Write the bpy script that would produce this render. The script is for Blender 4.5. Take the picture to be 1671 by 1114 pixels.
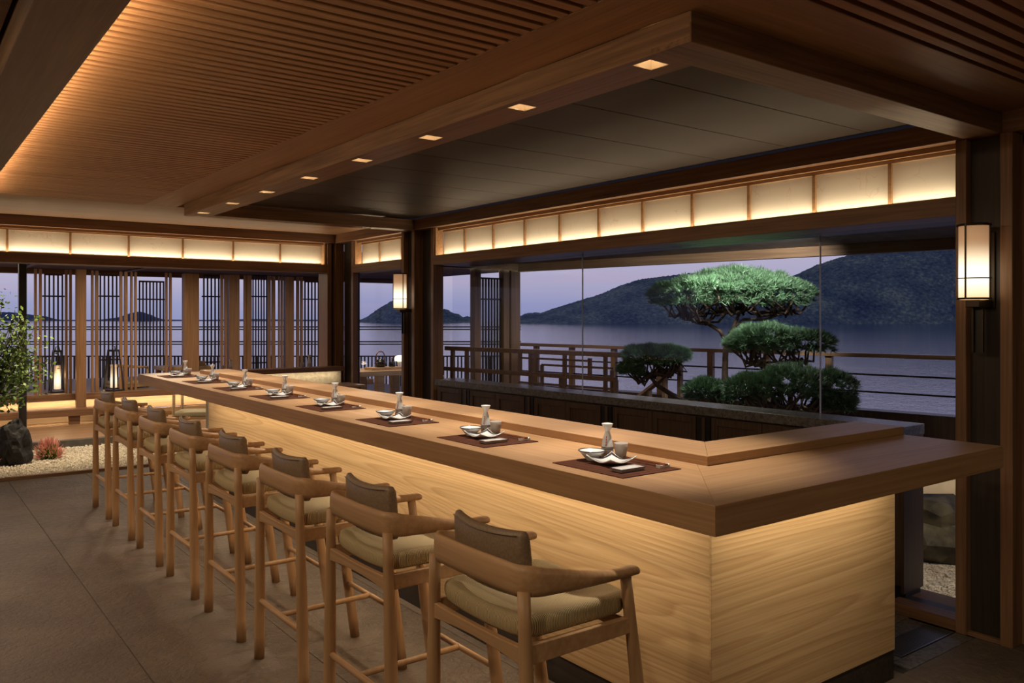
import bpy, math, random
from mathutils import Vector, Matrix, noise as mnoise
random.seed(7)
S = bpy.context.scene
COL = S.collection
for o in list(bpy.data.objects): bpy.data.objects.remove(o)

# ------------------------------------------------------------------ camera
HC = 1.70; FPX = 1357.4; CXP = 835.5; HZ = 517.0; TH = math.radians(36.8)
cam_d = bpy.data.cameras.new('camera'); cam = bpy.data.objects.new('camera', cam_d); COL.objects.link(cam)
cam.location = (0, 0, HC); cam.rotation_euler = (math.pi/2, 0, -TH)
cam_d.sensor_width = 36.0; cam_d.lens = FPX/1671*36.0; cam_d.shift_y = -(557.0-HZ)/1671
cam_d.clip_start = 0.05; cam_d.clip_end = 6000
S.camera = cam
S.view_settings.view_transform = 'Standard'; S.view_settings.look = 'None'
S.view_settings.exposure = 0.0; S.view_settings.gamma = 1.0; S.view_settings.use_curve_mapping = False

# ------------------------------------------------------------------ dusk sky
W = bpy.data.worlds.new('dusk_sky'); S.world = W; W.use_nodes = True
nt = W.node_tree; nt.nodes.clear()
wo = nt.nodes.new('ShaderNodeOutputWorld'); bg = nt.nodes.new('ShaderNodeBackground')
tc = nt.nodes.new('ShaderNodeTexCoord'); sx = nt.nodes.new('ShaderNodeSeparateXYZ'); rp = nt.nodes.new('ShaderNodeValToRGB')
nt.links.new(tc.outputs['Generated'], sx.inputs[0]); nt.links.new(sx.outputs['Z'], rp.inputs[0])
el = rp.color_ramp.elements
el[0].position = 0.0; el[0].color = (0.235, 0.255, 0.430, 1)
el[1].position = 1.0; el[1].color = (0.07, 0.09, 0.19, 1)
for p, c in ((0.015, (0.27, 0.28, 0.45)), (0.04, (0.38, 0.355, 0.49)), (0.075, (0.45, 0.405, 0.52)), (0.16, (0.40, 0.37, 0.49)), (0.45, (0.16, 0.18, 0.31))):
    e = el.new(p); e.color = (*c, 1)
mp = nt.nodes.new('ShaderNodeMapping'); mp.inputs['Scale'].default_value = (2.0, 2.0, 26.0)
nz = nt.nodes.new('ShaderNodeTexNoise'); nz.inputs['Scale'].default_value = 1.6; nz.inputs['Detail'].default_value = 3
cr = nt.nodes.new('ShaderNodeValToRGB'); cr.color_ramp.elements[0].position = 0.56; cr.color_ramp.elements[1].position = 0.78
cr.color_ramp.elements[0].color = (0, 0, 0, 1); cr.color_ramp.elements[1].color = (0.35, 0.35, 0.35, 1)
mx = nt.nodes.new('ShaderNodeMix'); mx.data_type = 'RGBA'; mx.inputs[7].default_value = (0.52, 0.34, 0.42, 1)
nt.links.new(tc.outputs['Generated'], mp.inputs[0]); nt.links.new(mp.outputs[0], nz.inputs['Vector']); nt.links.new(nz.outputs[0], cr.inputs[0])
nt.links.new(cr.outputs[0], mx.inputs[0]); nt.links.new(rp.outputs[0], mx.inputs[6]); nt.links.new(mx.outputs[2], bg.inputs[0])
bg.inputs[1].default_value = 1.22; nt.links.new(bg.outputs[0], wo.inputs[0])

# ------------------------------------------------------------------ lights
WARM = (1.0, 0.72, 0.42); WARM2 = (1.0, 0.80, 0.55)
def area(name, loc, size, power, direction=(0, 0, -1), color=WARM, xdir=None, parent=None, spread=math.pi):
    L = bpy.data.lights.new(name, 'AREA'); L.shape = 'RECTANGLE'; L.size, L.size_y = size; L.energy = power; L.color = color; L.spread = spread
    o = bpy.data.objects.new(name, L); COL.objects.link(o); o.location = loc
    z = -Vector(direction).normalized()
    x = Vector(xdir) if xdir else (Vector((1, 0, 0)) if abs(z.x) < .9 else Vector((0, 1, 0)))
    x = (x - z*x.dot(z)).normalized(); y = z.cross(x)
    o.rotation_euler = Matrix((x, y, z)).transposed().to_euler()
    if parent: o.parent = parent
    return o
def spot(name, loc, target, power, angle=60, blend=.6, color=WARM2, radius=.03):
    L = bpy.data.lights.new(name, 'SPOT'); L.energy = power; L.color = color; L.spot_size = math.radians(angle); L.spot_blend = blend; L.shadow_soft_size = radius
    o = bpy.data.objects.new(name, L); COL.objects.link(o); o.location = loc
    o.rotation_euler = (Vector(target)-Vector(loc)).to_track_quat('-Z', 'Y').to_euler()
    return o
def point(name, loc, power, color=WARM, radius=.04):
    L = bpy.data.lights.new(name, 'POINT'); L.energy = power; L.color = color; L.shadow_soft_size = radius
    o = bpy.data.objects.new(name, L); COL.objects.link(o); o.location = loc
    return o
ORD0 = ['first', 'second', 'third', 'fourth']
DOWN_Y = [2.20+.797*k for k in range(8)]
# strips hidden in the joinery (positions of the LED profiles of the place)
area('counter_strip_long', (2.22, 5.10, 1.068), (.03, 6.0), 26, (.35, 0, -1), (1.0, .83, .58), (1, 0, 0))
area('counter_strip_end', (3.05, 1.86, 1.068), (1.2, .03), 5.0, (0, .35, -1), (1.0, .83, .58))
area('transom_strip_window', (4.718, 4.89, 2.330), (.02, 5.40), 13, (.10, 0, 1), WARM2)
area('transom_strip_side', (4.718, 8.86, 2.330), (.02, 1.25), 3.2, (.10, 0, 1), WARM2)
area('transom_strip_back', (2.2, 10.068, 2.350), (4.5, .02), 13, (0, .10, 1), WARM2)
area('slat_wash_strip', (.605, 4.6, 2.70), (7.2, .03), 20, (1, 0, .28), WARM, (0, 1, 0))
area('platform_strip_upper', (1.6, 14.37, .41), (7.2, .02), 28, (0, .25, -1), WARM2)
area('platform_strip_lower', (-.2, 14.02, .21), (5.4, .02), 11, (0, .4, -1), WARM2)
area('half_wall_strip', (3.74, 9.69, 1.01), (1.6, .02), 2.2, (0, .5, -1), WARM2)
area('garden_wall_strip', (6.62, 3.6, .50), (.02, 3.0), 5, (.5, 0, -1), WARM2)

# ------------------------------------------------------------------ pixel helpers (photo frame 1671x1114)
cT, sT = math.cos(TH), math.sin(TH)
def pray(x, y):
    a = (x-CXP)/FPX
    return (sT+cT*a, cT-sT*a, -(y-HZ)/FPX)
def on_x(x, y, X): d = pray(x, y); t = X/d[0]; return Vector((X, d[1]*t, HC+d[2]*t))
def on_y(x, y, Y): d = pray(x, y); t = Y/d[1]; return Vector((d[0]*t, Y, HC+d[2]*t))
def on_z(x, y, Z): d = pray(x, y); t = (Z-HC)/d[2]; return Vector((d[0]*t, d[1]*t, Z))
def at_depth(x, y, D): d = pray(x, y); return Vector((d[0]*D, d[1]*D, HC+d[2]*D))

# ------------------------------------------------------------------ materials
MATS = {}
def newmat(name):
    m = bpy.data.materials.new(name); m.use_nodes = True; m.node_tree.nodes.clear()
    n = m.node_tree.nodes; out = n.new('ShaderNodeOutputMaterial'); b = n.new('ShaderNodeBsdfPrincipled')
    m.node_tree.links.new(b.outputs[0], out.inputs[0]); MATS[name] = m
    return m, m.node_tree, b, out
def N(t, typ, **kw):
    n = t.nodes.new(typ)
    for k, v in kw.items():
        if k in ('data_type', 'operation', 'wave_type', 'bands_direction', 'feature', 'blend_type'): setattr(n, k, v)
        else: n.inputs[k.replace('_', ' ')].default_value = v
    return n
def ramp(t, stops):
    r = t.nodes.new('ShaderNodeValToRGB'); e = r.color_ramp.elements
    e[0].position, e[0].color = stops[0][0], (*stops[0][1], 1); e[1].position, e[1].color = stops[-1][0], (*stops[-1][1], 1)
    for p, c in stops[1:-1]: q = e.new(p); q.color = (*c, 1)
    return r
def coords(t, scale, rnd=True):
    tcn = t.nodes.new('ShaderNodeTexCoord'); src = tcn.outputs['Object']
    if rnd:
        oi = t.nodes.new('ShaderNodeObjectInfo'); mu = N(t, 'ShaderNodeMath', operation='MULTIPLY'); mu.inputs[1].default_value = 23.0
        va = N(t, 'ShaderNodeVectorMath', operation='ADD')
        t.links.new(oi.outputs['Random'], mu.inputs[0]); t.links.new(src, va.inputs[0]); t.links.new(mu.outputs[0], va.inputs[1]); src = va.outputs[0]
    mpn = t.nodes.new('ShaderNodeMapping'); mpn.inputs['Scale'].default_value = scale
    t.links.new(src, mpn.inputs[0]); return mpn.outputs[0]
def axs(axis, along, across):
    return tuple(along if a == axis else across for a in 'XYZ')
def wood(name, dark, light, axis='Y', fine=40, rough=.42, bump=.2, contrast=.6, spec=.35):
    m, t, b, o = newmat(name)
    v1 = coords(t, axs(axis, .5, 9)); v2 = coords(t, axs(axis, 1.2, fine))
    n1 = N(t, 'ShaderNodeTexNoise', Scale=1.6, Detail=4.0, Distortion=.8); n2 = N(t, 'ShaderNodeTexNoise', Scale=1.5, Detail=5.0, Distortion=.3)
    t.links.new(v1, n1.inputs['Vector']); t.links.new(v2, n2.inputs['Vector'])
    mm = N(t, 'ShaderNodeMix'); mm.inputs[0].default_value = contrast
    t.links.new(n1.outputs[0], mm.inputs[2]); t.links.new(n2.outputs[0], mm.inputs[3])
    r = ramp(t, [(.36, dark), (.64, light)]); t.links.new(mm.outputs[0], r.inputs[0]); t.links.new(r.outputs[0], b.inputs['Base Color'])
    b.inputs['Roughness'].default_value = rough; b.inputs['Specular IOR Level'].default_value = spec
    if bump:
        bp = N(t, 'ShaderNodeBump', Strength=bump, Distance=.004); t.links.new(n2.outputs[0], bp.inputs['Height']); t.links.new(bp.outputs[0], b.inputs['Normal'])
    return m
def board(name, dark, mid, light, axis='Y', rough=.4):
    """flat-sawn veneer: long fine growth lines with a few flames"""
    m, t, b, o = newmat(name)
    v1 = coords(t, axs(axis, .20, 2.6), False); v2 = coords(t, axs(axis, 1.0, 75), False)
    n1 = N(t, 'ShaderNodeTexNoise', Scale=.9, Detail=2.0, Roughness=.35, Distortion=.15); n2 = N(t, 'ShaderNodeTexNoise', Scale=1.5, Detail=4.0)
    t.links.new(v1, n1.inputs['Vector']); t.links.new(v2, n2.inputs['Vector'])
    mu = N(t, 'ShaderNodeMath', operation='MULTIPLY'); mu.inputs[1].default_value = 34.0
    fr = N(t, 'ShaderNodeMath', operation='FRACT'); t.links.new(n1.outputs[0], mu.inputs[0]); t.links.new(mu.outputs[0], fr.inputs[0])
    r = ramp(t, [(.0, light), (.45, mid), (.86, dark), (.97, light)]); t.links.new(fr.outputs[0], r.inputs[0])
    r2 = ramp(t, [(.35, (.86, .84, .80)), (.65, (1.06, 1.06, 1.06))]); t.links.new(n2.outputs[0], r2.inputs[0])
    mc = N(t, 'ShaderNodeMix', data_type='RGBA', blend_type='MULTIPLY'); mc.inputs[0].default_value = 1.0
    t.links.new(r.outputs[0], mc.inputs[6]); t.links.new(r2.outputs[0], mc.inputs[7])
    t.links.new(mc.outputs[2], b.inputs['Base Color']); b.inputs['Roughness'].default_value = rough; b.inputs['Specular IOR Level'].default_value = .3
    return m
def plain(name, col, rough=.5, metal=0.0, spec=.5, noise=0.0, nscale=20.0, bump=0.0, coat=0.0):
    m, t, b, o = newmat(name)
    b.inputs['Base Color'].default_value = (*col, 1); b.inputs['Roughness'].default_value = rough; b.inputs['Metallic'].default_value = metal
    b.inputs['Specular IOR Level'].default_value = spec
    if coat: b.inputs['Coat Weight'].default_value = coat
    if noise or bump:
        v = coords(t, (1, 1, 1)); n1 = N(t, 'ShaderNodeTexNoise', Scale=nscale, Detail=5.0); t.links.new(v, n1.inputs['Vector'])
        if noise:
            lo = tuple(c*(1-noise) for c in col); hi = tuple(min(1, c*(1+noise)) for c in col)
            r = ramp(t, [(.3, lo), (.7, hi)]); t.links.new(n1.outputs[0], r.inputs[0]); t.links.new(r.outputs[0], b.inputs['Base Color'])
        if bump:
            bp = N(t, 'ShaderNodeBump', Strength=bump, Distance=.01); t.links.new(n1.outputs[0], bp.inputs['Height']); t.links.new(bp.outputs[0], b.inputs['Normal'])
    return m
def glow(name, col, strength):
    m, t, b, o = newmat(name)
    b.inputs['Base Color'].default_value = (*col, 1); b.inputs['Emission Color'].default_value = (*col, 1); b.inputs['Emission Strength'].default_value = strength
    return m

D1, D2 = (.155, .077, .038), (.285, .152, .078)
WX = wood('cedar_x', D1, D2, 'X'); WY = wood('cedar_y', D1, D2, 'Y'); WZ = wood('cedar_z', D1, D2, 'Z')
CX_ = wood('ceiling_slat_wood', (.26, .128, .058), (.42, .222, .106), 'X', rough=.5); CY_ = wood('ceiling_band_wood', (.225, .118, .058), (.335, .182, .094), 'Y', rough=.5)
CBX = wood('ceiling_band_wood_x', (.225, .118, .058), (.335, .182, .094), 'X', rough=.5)
DK = wood('dark_recess_wood', (.030, .021, .016), (.055, .040, .031), 'Z', bump=.05, rough=.5)
PL = wood('plinth_wood', (.022, .017, .014), (.048, .037, .029), 'Y', rough=.5)
TOPY = wood('counter_wood_y', (.315, .172, .080), (.435, .255, .128), 'Y', fine=70, bump=.04, rough=.42)
TOPX = wood('counter_wood_x', (.315, .172, .080), (.435, .255, .128), 'X', fine=70, bump=.04, rough=.42)
BASEY = board('bar_veneer_y', (.50, .315, .155), (.58, .385, .200), (.62, .42, .225), 'Y')
BASEX = board('bar_veneer_x', (.50, .315, .155), (.58, .385, .200), (.62, .42, .225), 'X')
STW = wood('stool_beech', (.40, .225, .108), (.53, .315, .160), 'Z', fine=40, bump=.03, rough=.4)
STX = wood('stool_beech_rail', (.40, .225, .108), (.53, .315, .160), 'Y', fine=40, bump=.03, rough=.4)
LEA = plain('taupe_leather', (.25, .170, .105), .42, noise=.18, nscale=120, bump=.12)
CAB = wood('cabinet_wood', (.060, .034, .021), (.105, .062, .039), 'Z', bump=.06)
DECKW = wood('deck_board_wood', (.26, .145, .072), (.40, .24, .125), 'X', rough=.35)
LIT = wood('pale_wood', (.40, .26, .13), (.55, .37, .2), 'X', rough=.45)
LATT = wood('lattice_dark_wood', (.030, .018, .013), (.060, .037, .026), 'Z', bump=.03)
TERR = wood('terrace_wood', (.24, .14, .078), (.38, .235, .135), 'Y', bump=.05)
TERZ = wood('terrace_wood_z', (.24, .14, .078), (.38, .235, .135), 'Z', bump=.05)
BLK = plain('black_steel', (.018, .016, .014), .35, noise=.2)
BRZ = plain('dark_bronze', (.055, .040, .028), .38, .7)
PANEL = plain('dark_ceiling_panel', (.060, .044, .032), .5, .0, spec=.18, noise=.10, nscale=3)
PLAST = plain('beige_plaster', (.52, .44, .33), .9, noise=.12, nscale=9, bump=.3)
RUGP = plain('textured_plaster', (.50, .44, .32), .9, noise=.18, nscale=24, bump=1.0)
ROOFM = plain('eave_board_grey', (.26, .215, .195), .7, noise=.2, nscale=6)
CER = plain('white_ceramic', (.74, .73, .72), .22, coat=.3)
CERG = plain('greige_ceramic', (.50, .44, .40), .45)
NAVY = plain('navy_glaze', (.012, .013, .020), .3)
RED = plain('red_brush_lettering', (.55, .05, .03), .5)
ROCKB = plain('black_rock', (.0045, .004, .004), .7, noise=.6, nscale=14, bump=.8)
ROCKM = plain('mossy_rock', (.085, .072, .042), .55, noise=.7, nscale=9, bump=.8)
GRN = plain('leaf_green', (.10, .17, .03), .45, noise=.5, nscale=30)
NEED = plain('pine_needle_green', (.085, .165, .082), .5, noise=.5, nscale=24)
BARK = plain('pine_bark', (.085, .050, .032), .8, noise=.5, nscale=30, bump=.6)
TWIG = plain('dark_twig', (.04, .03, .02), .8, noise=.3)
GRASSG = plain('sedge_green', (.12, .26, .03), .5, noise=.3); PINK = plain('pink_flower_tip', (.85, .42, .36), .5, noise=.25)
GRAV = plain('pale_gravel', (.58, .52, .42), .85, noise=.35, nscale=60, bump=.4)
STEEL = plain('grate_steel', (.30, .29, .28), .35, .9)
VOID = plain('drain_dark', (.006, .006, .006), .8)
IRON = plain('cast_iron_black', (.010, .010, .010), .25)
COPPER = plain('copper_handle', (.22, .07, .03), .35, .6)
CUSH = plain('oat_cushion', (.50, .43, .28), .9, noise=.1, bump=.2)
def mk_hill():
    m, t, b, o = newmat('hazy_forest_hillside')
    v = coords(t, (1, 1, 1), False); vo = N(t, 'ShaderNodeTexVoronoi', Scale=.13); n1 = N(t, 'ShaderNodeTexNoise', Scale=.02, Detail=6.0); n3 = N(t, 'ShaderNodeTexNoise', Scale=.25, Detail=4.0)
    for q in (vo, n1, n3): t.links.new(v, q.inputs['Vector'])
    mm = N(t, 'ShaderNodeMix'); mm.inputs[0].default_value = .5; t.links.new(n1.outputs[0], mm.inputs[2]); t.links.new(n3.outputs[0], mm.inputs[3])
    r = ramp(t, [(.36, (.045, .070, .12)), (.52, (.125, .170, .175)), (.66, (.32, .36, .25))]); t.links.new(mm.outputs[0], r.inputs[0]); t.links.new(r.outputs[0], b.inputs['Base Color'])  # bluish haze tint mixed into the forest colours
    bp = N(t, 'ShaderNodeBump', Strength=1.0, Distance=5.0); bp.invert = True; t.links.new(vo.outputs['Distance'], bp.inputs['Height']); t.links.new(bp.outputs[0], b.inputs['Normal'])
    b.inputs['Roughness'].default_value = .95; b.inputs['Specular IOR Level'].default_value = .1
    return m
HILLN = mk_hill()
HILLF = plain('hazy_distant_hill', (.030, .060, .150), .95, noise=.2, nscale=.02)  # blue of the distance haze is put into the base colour
SHORE = plain('pale_shore_rock', (.28, .24, .21), .9, noise=.4, nscale=.4)

def mk_paper():
    m, t, b, o = newmat('washi_paper')
    v = coords(t, (1, 1, 1)); n0 = N(t, 'ShaderNodeTexNoise', Scale=7.0, Detail=2.0); t.links.new(v, n0.inputs['Vector'])
    s = N(t, 'ShaderNodeVectorMath', operation='SCALE'); s.inputs['Scale'].default_value = .22
    a = N(t, 'ShaderNodeVectorMath', operation='ADD'); t.links.new(n0.outputs['Color'], s.inputs[0]); t.links.new(v, a.inputs[0]); t.links.new(s.outputs[0], a.inputs[1])
    vo = N(t, 'ShaderNodeTexVoronoi', Scale=9.0, feature='DISTANCE_TO_EDGE'); t.links.new(a.outputs[0], vo.inputs['Vector'])
    n2 = N(t, 'ShaderNodeTexNoise', Scale=5.0, Detail=2.0); t.links.new(v, n2.inputs['Vector'])
    r1 = ramp(t, [(.0, (1, 1, 1)), (.022, (0, 0, 0))]); t.links.new(vo.outputs['Distance'], r1.inputs[0])
    r2 = ramp(t, [(.52, (0, 0, 0)), (.60, (1, 1, 1))]); t.links.new(n2.outputs[0], r2.inputs[0])
    mu = N(t, 'ShaderNodeMath', operation='MULTIPLY'); t.links.new(r1.outputs[0], mu.inputs[0]); t.links.new(r2.outputs[0], mu.inputs[1])
    mu2 = N(t, 'ShaderNodeMath', operation='MULTIPLY'); mu2.inputs[1].default_value = .45; t.links.new(mu.outputs[0], mu2.inputs[0])
    mxx = N(t, 'ShaderNodeMix', data_type='RGBA'); mxx.inputs[6].default_value = (.74, .68, .56, 1); mxx.inputs[7].default_value = (.50, .38, .22, 1)
    t.links.new(mu2.outputs[0], mxx.inputs[0]); t.links.new(mxx.outputs[2], b.inputs['Base Color']); b.inputs['Roughness'].default_value = .9
    return m
PAPER = mk_paper()
def mk_floor():
    m, t, b, o = newmat('slate_tile')
    v = coords(t, (1, 1, 1)); n1 = N(t, 'ShaderNodeTexNoise', Scale=2.2, Detail=8.0, Roughness=.6); n2 = N(t, 'ShaderNodeTexNoise', Scale=26.0, Detail=8.0, Roughness=.62, Distortion=.6)
    t.links.new(v, n1.inputs['Vector']); t.links.new(v, n2.inputs['Vector'])
    mm = N(t, 'ShaderNodeMix'); mm.inputs[0].default_value = .4; t.links.new(n1.outputs[0], mm.inputs[2]); t.links.new(n2.outputs[0], mm.inputs[3])
    r = ramp(t, [(.34, (.085, .058, .040)), (.68, (.19, .138, .098))]); t.links.new(mm.outputs[0], r.inputs[0]); t.links.new(r.outputs[0], b.inputs['Base Color'])
    r2 = ramp(t, [(.3, (.36,)*3), (.7, (.62,)*3)]); t.links.new(n2.outputs[0], r2.inputs[0]); t.links.new(r2.outputs[0], b.inputs['Roughness'])
    bp = N(t, 'ShaderNodeBump', Strength=1.0, Distance=.018); t.links.new(n2.outputs[0], bp.inputs['Height']); t.links.new(bp.outputs[0], b.inputs['Normal'])
    return m
FLOORM = mk_floor()
def mk_stone():
    m, t, b, o = newmat('dark_granite')
    v = coords(t, (1, 1, 1)); n1 = N(t, 'ShaderNodeTexNoise', Scale=45.0, Detail=8.0, Roughness=.7); n2 = N(t, 'ShaderNodeTexNoise', Scale=5.0, Detail=3.0)
    t.links.new(v, n1.inputs['Vector']); t.links.new(v, n2.inputs['Vector'])
    r = ramp(t, [(.35, (.060, .053, .047)), (.65, (.17, .152, .133))]); t.links.new(n1.outputs[0], r.inputs[0]); t.links.new(r.outputs[0], b.inputs['Base Color'])
    b.inputs['Roughness'].default_value = .22
    bp = N(t, 'ShaderNodeBump', Strength=.7, Distance=.006); t.links.new(n1.outputs[0], bp.inputs['Height']); t.links.new(bp.outputs[0], b.inputs['Normal'])
    return m
STONE = mk_stone()
def mk_cord():
    m, t, b, o = newmat('woven_paper_cord')
    tcn = t.nodes.new('ShaderNodeTexCoord'); sp = t.nodes.new('ShaderNodeSeparateXYZ'); t.links.new(tcn.outputs['Object'], sp.inputs[0])
    def mth(op, a, bb=None):
        n = N(t, 'ShaderNodeMath', operation=op)
        for i, q in enumerate((a, bb)):
            if q is None: continue
            if isinstance(q, (int, float)): n.inputs[i].default_value = q
            else: t.links.new(q, n.inputs[i])
        return n.outputs[0]
    ax = mth('ABSOLUTE', mth('MULTIPLY', mth('ADD', sp.outputs['X'], .035), 1/.215)); ay = mth('ABSOLUTE', mth('MULTIPLY', sp.outputs['Y'], 1/.245))
    sel = mth('GREATER_THAN', ax, ay)
    sxx = mth('SINE', mth('MULTIPLY', sp.outputs['X'], 2*math.pi/.0062)); syy = mth('SINE', mth('MULTIPLY', sp.outputs['Y'], 2*math.pi/.0062))
    mm = N(t, 'ShaderNodeMix'); t.links.new(sel, mm.inputs[0]); t.links.new(sxx, mm.inputs[2]); t.links.new(syy, mm.inputs[3])
    h = mth('ADD', mth('MULTIPLY', mm.outputs[0], .5), .5)
    r = ramp(t, [(.0, (.24, .155, .065)), (.35, (.56, .415, .21)), (1.0, (.68, .53, .29))]); t.links.new(h, r.inputs[0]); t.links.new(r.outputs[0], b.inputs['Base Color'])
    bp = N(t, 'ShaderNodeBump', Strength=.7, Distance=.004); t.links.new(h, bp.inputs['Height']); t.links.new(bp.outputs[0], b.inputs['Normal'])
    b.inputs['Roughness'].default_value = .75
    return m
CORD = mk_cord()
def mk_mat():
    m, t, b, o = newmat('woven_rust_mat')
    v = coords(t, (1, 1, 1), False); w1 = N(t, 'ShaderNodeTexWave', Scale=34.0, bands_direction='X'); w2 = N(t, 'ShaderNodeTexWave', Scale=12.0, bands_direction='Y', Distortion=.4)
    t.links.new(v, w1.inputs['Vector']); t.links.new(v, w2.inputs['Vector'])
    mm = N(t, 'ShaderNodeMix'); mm.inputs[0].default_value = .4; t.links.new(w1.outputs[1], mm.inputs[2]); t.links.new(w2.outputs[1], mm.inputs[3])
    r = ramp(t, [(.2, (.026, .007, .003)), (.85, (.12, .034, .012))]); t.links.new(mm.outputs[0], r.inputs[0]); t.links.new(r.outputs[0], b.inputs['Base Color'])
    b.inputs['Roughness'].default_value = .8; b.inputs['Specular IOR Level'].default_value = .2
    bp = N(t, 'ShaderNodeBump', Strength=.5, Distance=.002); t.links.new(mm.outputs[0], bp.inputs['Height']); t.links.new(bp.outputs[0], b.inputs['Normal'])
    return m
MATM = mk_mat()
def mk_glass():
    m = bpy.data.materials.new('clear_glass'); m.use_nodes = True; t = m.node_tree; t.nodes.clear()
    o = t.nodes.new('ShaderNodeOutputMaterial'); tr = t.nodes.new('ShaderNodeBsdfTransparent'); gl = t.nodes.new('ShaderNodeBsdfGlossy'); mxs = t.nodes.new('ShaderNodeMixShader'); fr = t.nodes.new('ShaderNodeLayerWeight')
    tr.inputs[0].default_value = (.93, .94, .97, 1); gl.inputs['Roughness'].default_value = .02
    pw = N(t, 'ShaderNodeMath', operation='POWER'); pw.inputs[1].default_value = 5.0; ml = N(t, 'ShaderNodeMath', operation='MULTIPLY_ADD'); ml.inputs[1].default_value = .22; ml.inputs[2].default_value = .012
    t.links.new(fr.outputs['Facing'], pw.inputs[0]); t.links.new(pw.outputs[0], ml.inputs[0]); t.links.new(ml.outputs[0], mxs.inputs[0]); t.links.new(tr.outputs[0], mxs.inputs[1]); t.links.new(gl.outputs[0], mxs.inputs[2]); t.links.new(mxs.outputs[0], o.inputs[0])
    return m
GLASS = mk_glass()
def mk_sea():
    m, t, b, o = newmat('calm_sea')
    b.inputs['Base Color'].default_value = (.026, .055, .165, 1); b.inputs['Roughness'].default_value = .07; b.inputs['IOR'].default_value = 1.33
    v = coords(t, (1, 1, 1), False); n1 = N(t, 'ShaderNodeTexNoise', Scale=2.2, Detail=3.0); n2 = N(t, 'ShaderNodeTexNoise', Scale=.35, Detail=3.0)
    t.links.new(v, n1.inputs['Vector']); t.links.new(v, n2.inputs['Vector'])
    mm = N(t, 'ShaderNodeMix'); mm.inputs[0].default_value = .5; t.links.new(n1.outputs[0], mm.inputs[2]); t.links.new(n2.outputs[0], mm.inputs[3])
    bp = N(t, 'ShaderNodeBump', Strength=.30, Distance=.22); t.links.new(mm.outputs[0], bp.inputs['Height']); t.links.new(bp.outputs[0], b.inputs['Normal'])
    return m
SEA = mk_sea()
def mk_shade(name, zlo, zhi, zc, strength):
    """opal shade: brightest around the bulb"""
    m, t, b, o = newmat(name)
    tcn = t.nodes.new('ShaderNodeTexCoord'); sp = t.nodes.new('ShaderNodeSeparateXYZ'); t.links.new(tcn.outputs['Object'], sp.inputs[0])
    mr = t.nodes.new('ShaderNodeMapRange'); mr.inputs[1].default_value = zlo; mr.inputs[2].default_value = zhi; t.links.new(sp.outputs['Z'], mr.inputs[0])
    r = ramp(t, [(0, (1.0, .66, .36)), (zc-.12, (1.0, .84, .6)), (zc, (1, .9, .72)), (zc+.16, (1.0, .82, .56)), (min(.93, zc+.45), (.62, .33, .16)), (1.0, (.50, .25, .12))])
    t.links.new(mr.outputs[0], r.inputs[0]); t.links.new(r.outputs[0], b.inputs['Emission Color']); b.inputs['Base Color'].default_value = (.7, .6, .45, 1)
    r2 = ramp(t, [(0, (.55,)*3), (zc, (1.0,)*3), (min(.9, zc+.4), (.32,)*3), (1.0, (.26,)*3)])
    mu = N(t, 'ShaderNodeMath', operation='MULTIPLY'); mu.inputs[1].default_value = strength
    t.links.new(mr.outputs[0], r2.inputs[0]); t.links.new(r2.outputs[0], mu.inputs[0]); t.links.new(mu.outputs[0], b.inputs['Emission Strength'])
    return m
SHADE = mk_shade('opal_shade', -.195, .195, .33, 1.9)
LSHADE = mk_shade('lantern_shade', 0, .42, .4, 1.05)
LEDM = glow('lamp_emitter', (1.0, .78, .5), 14.0)

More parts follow.
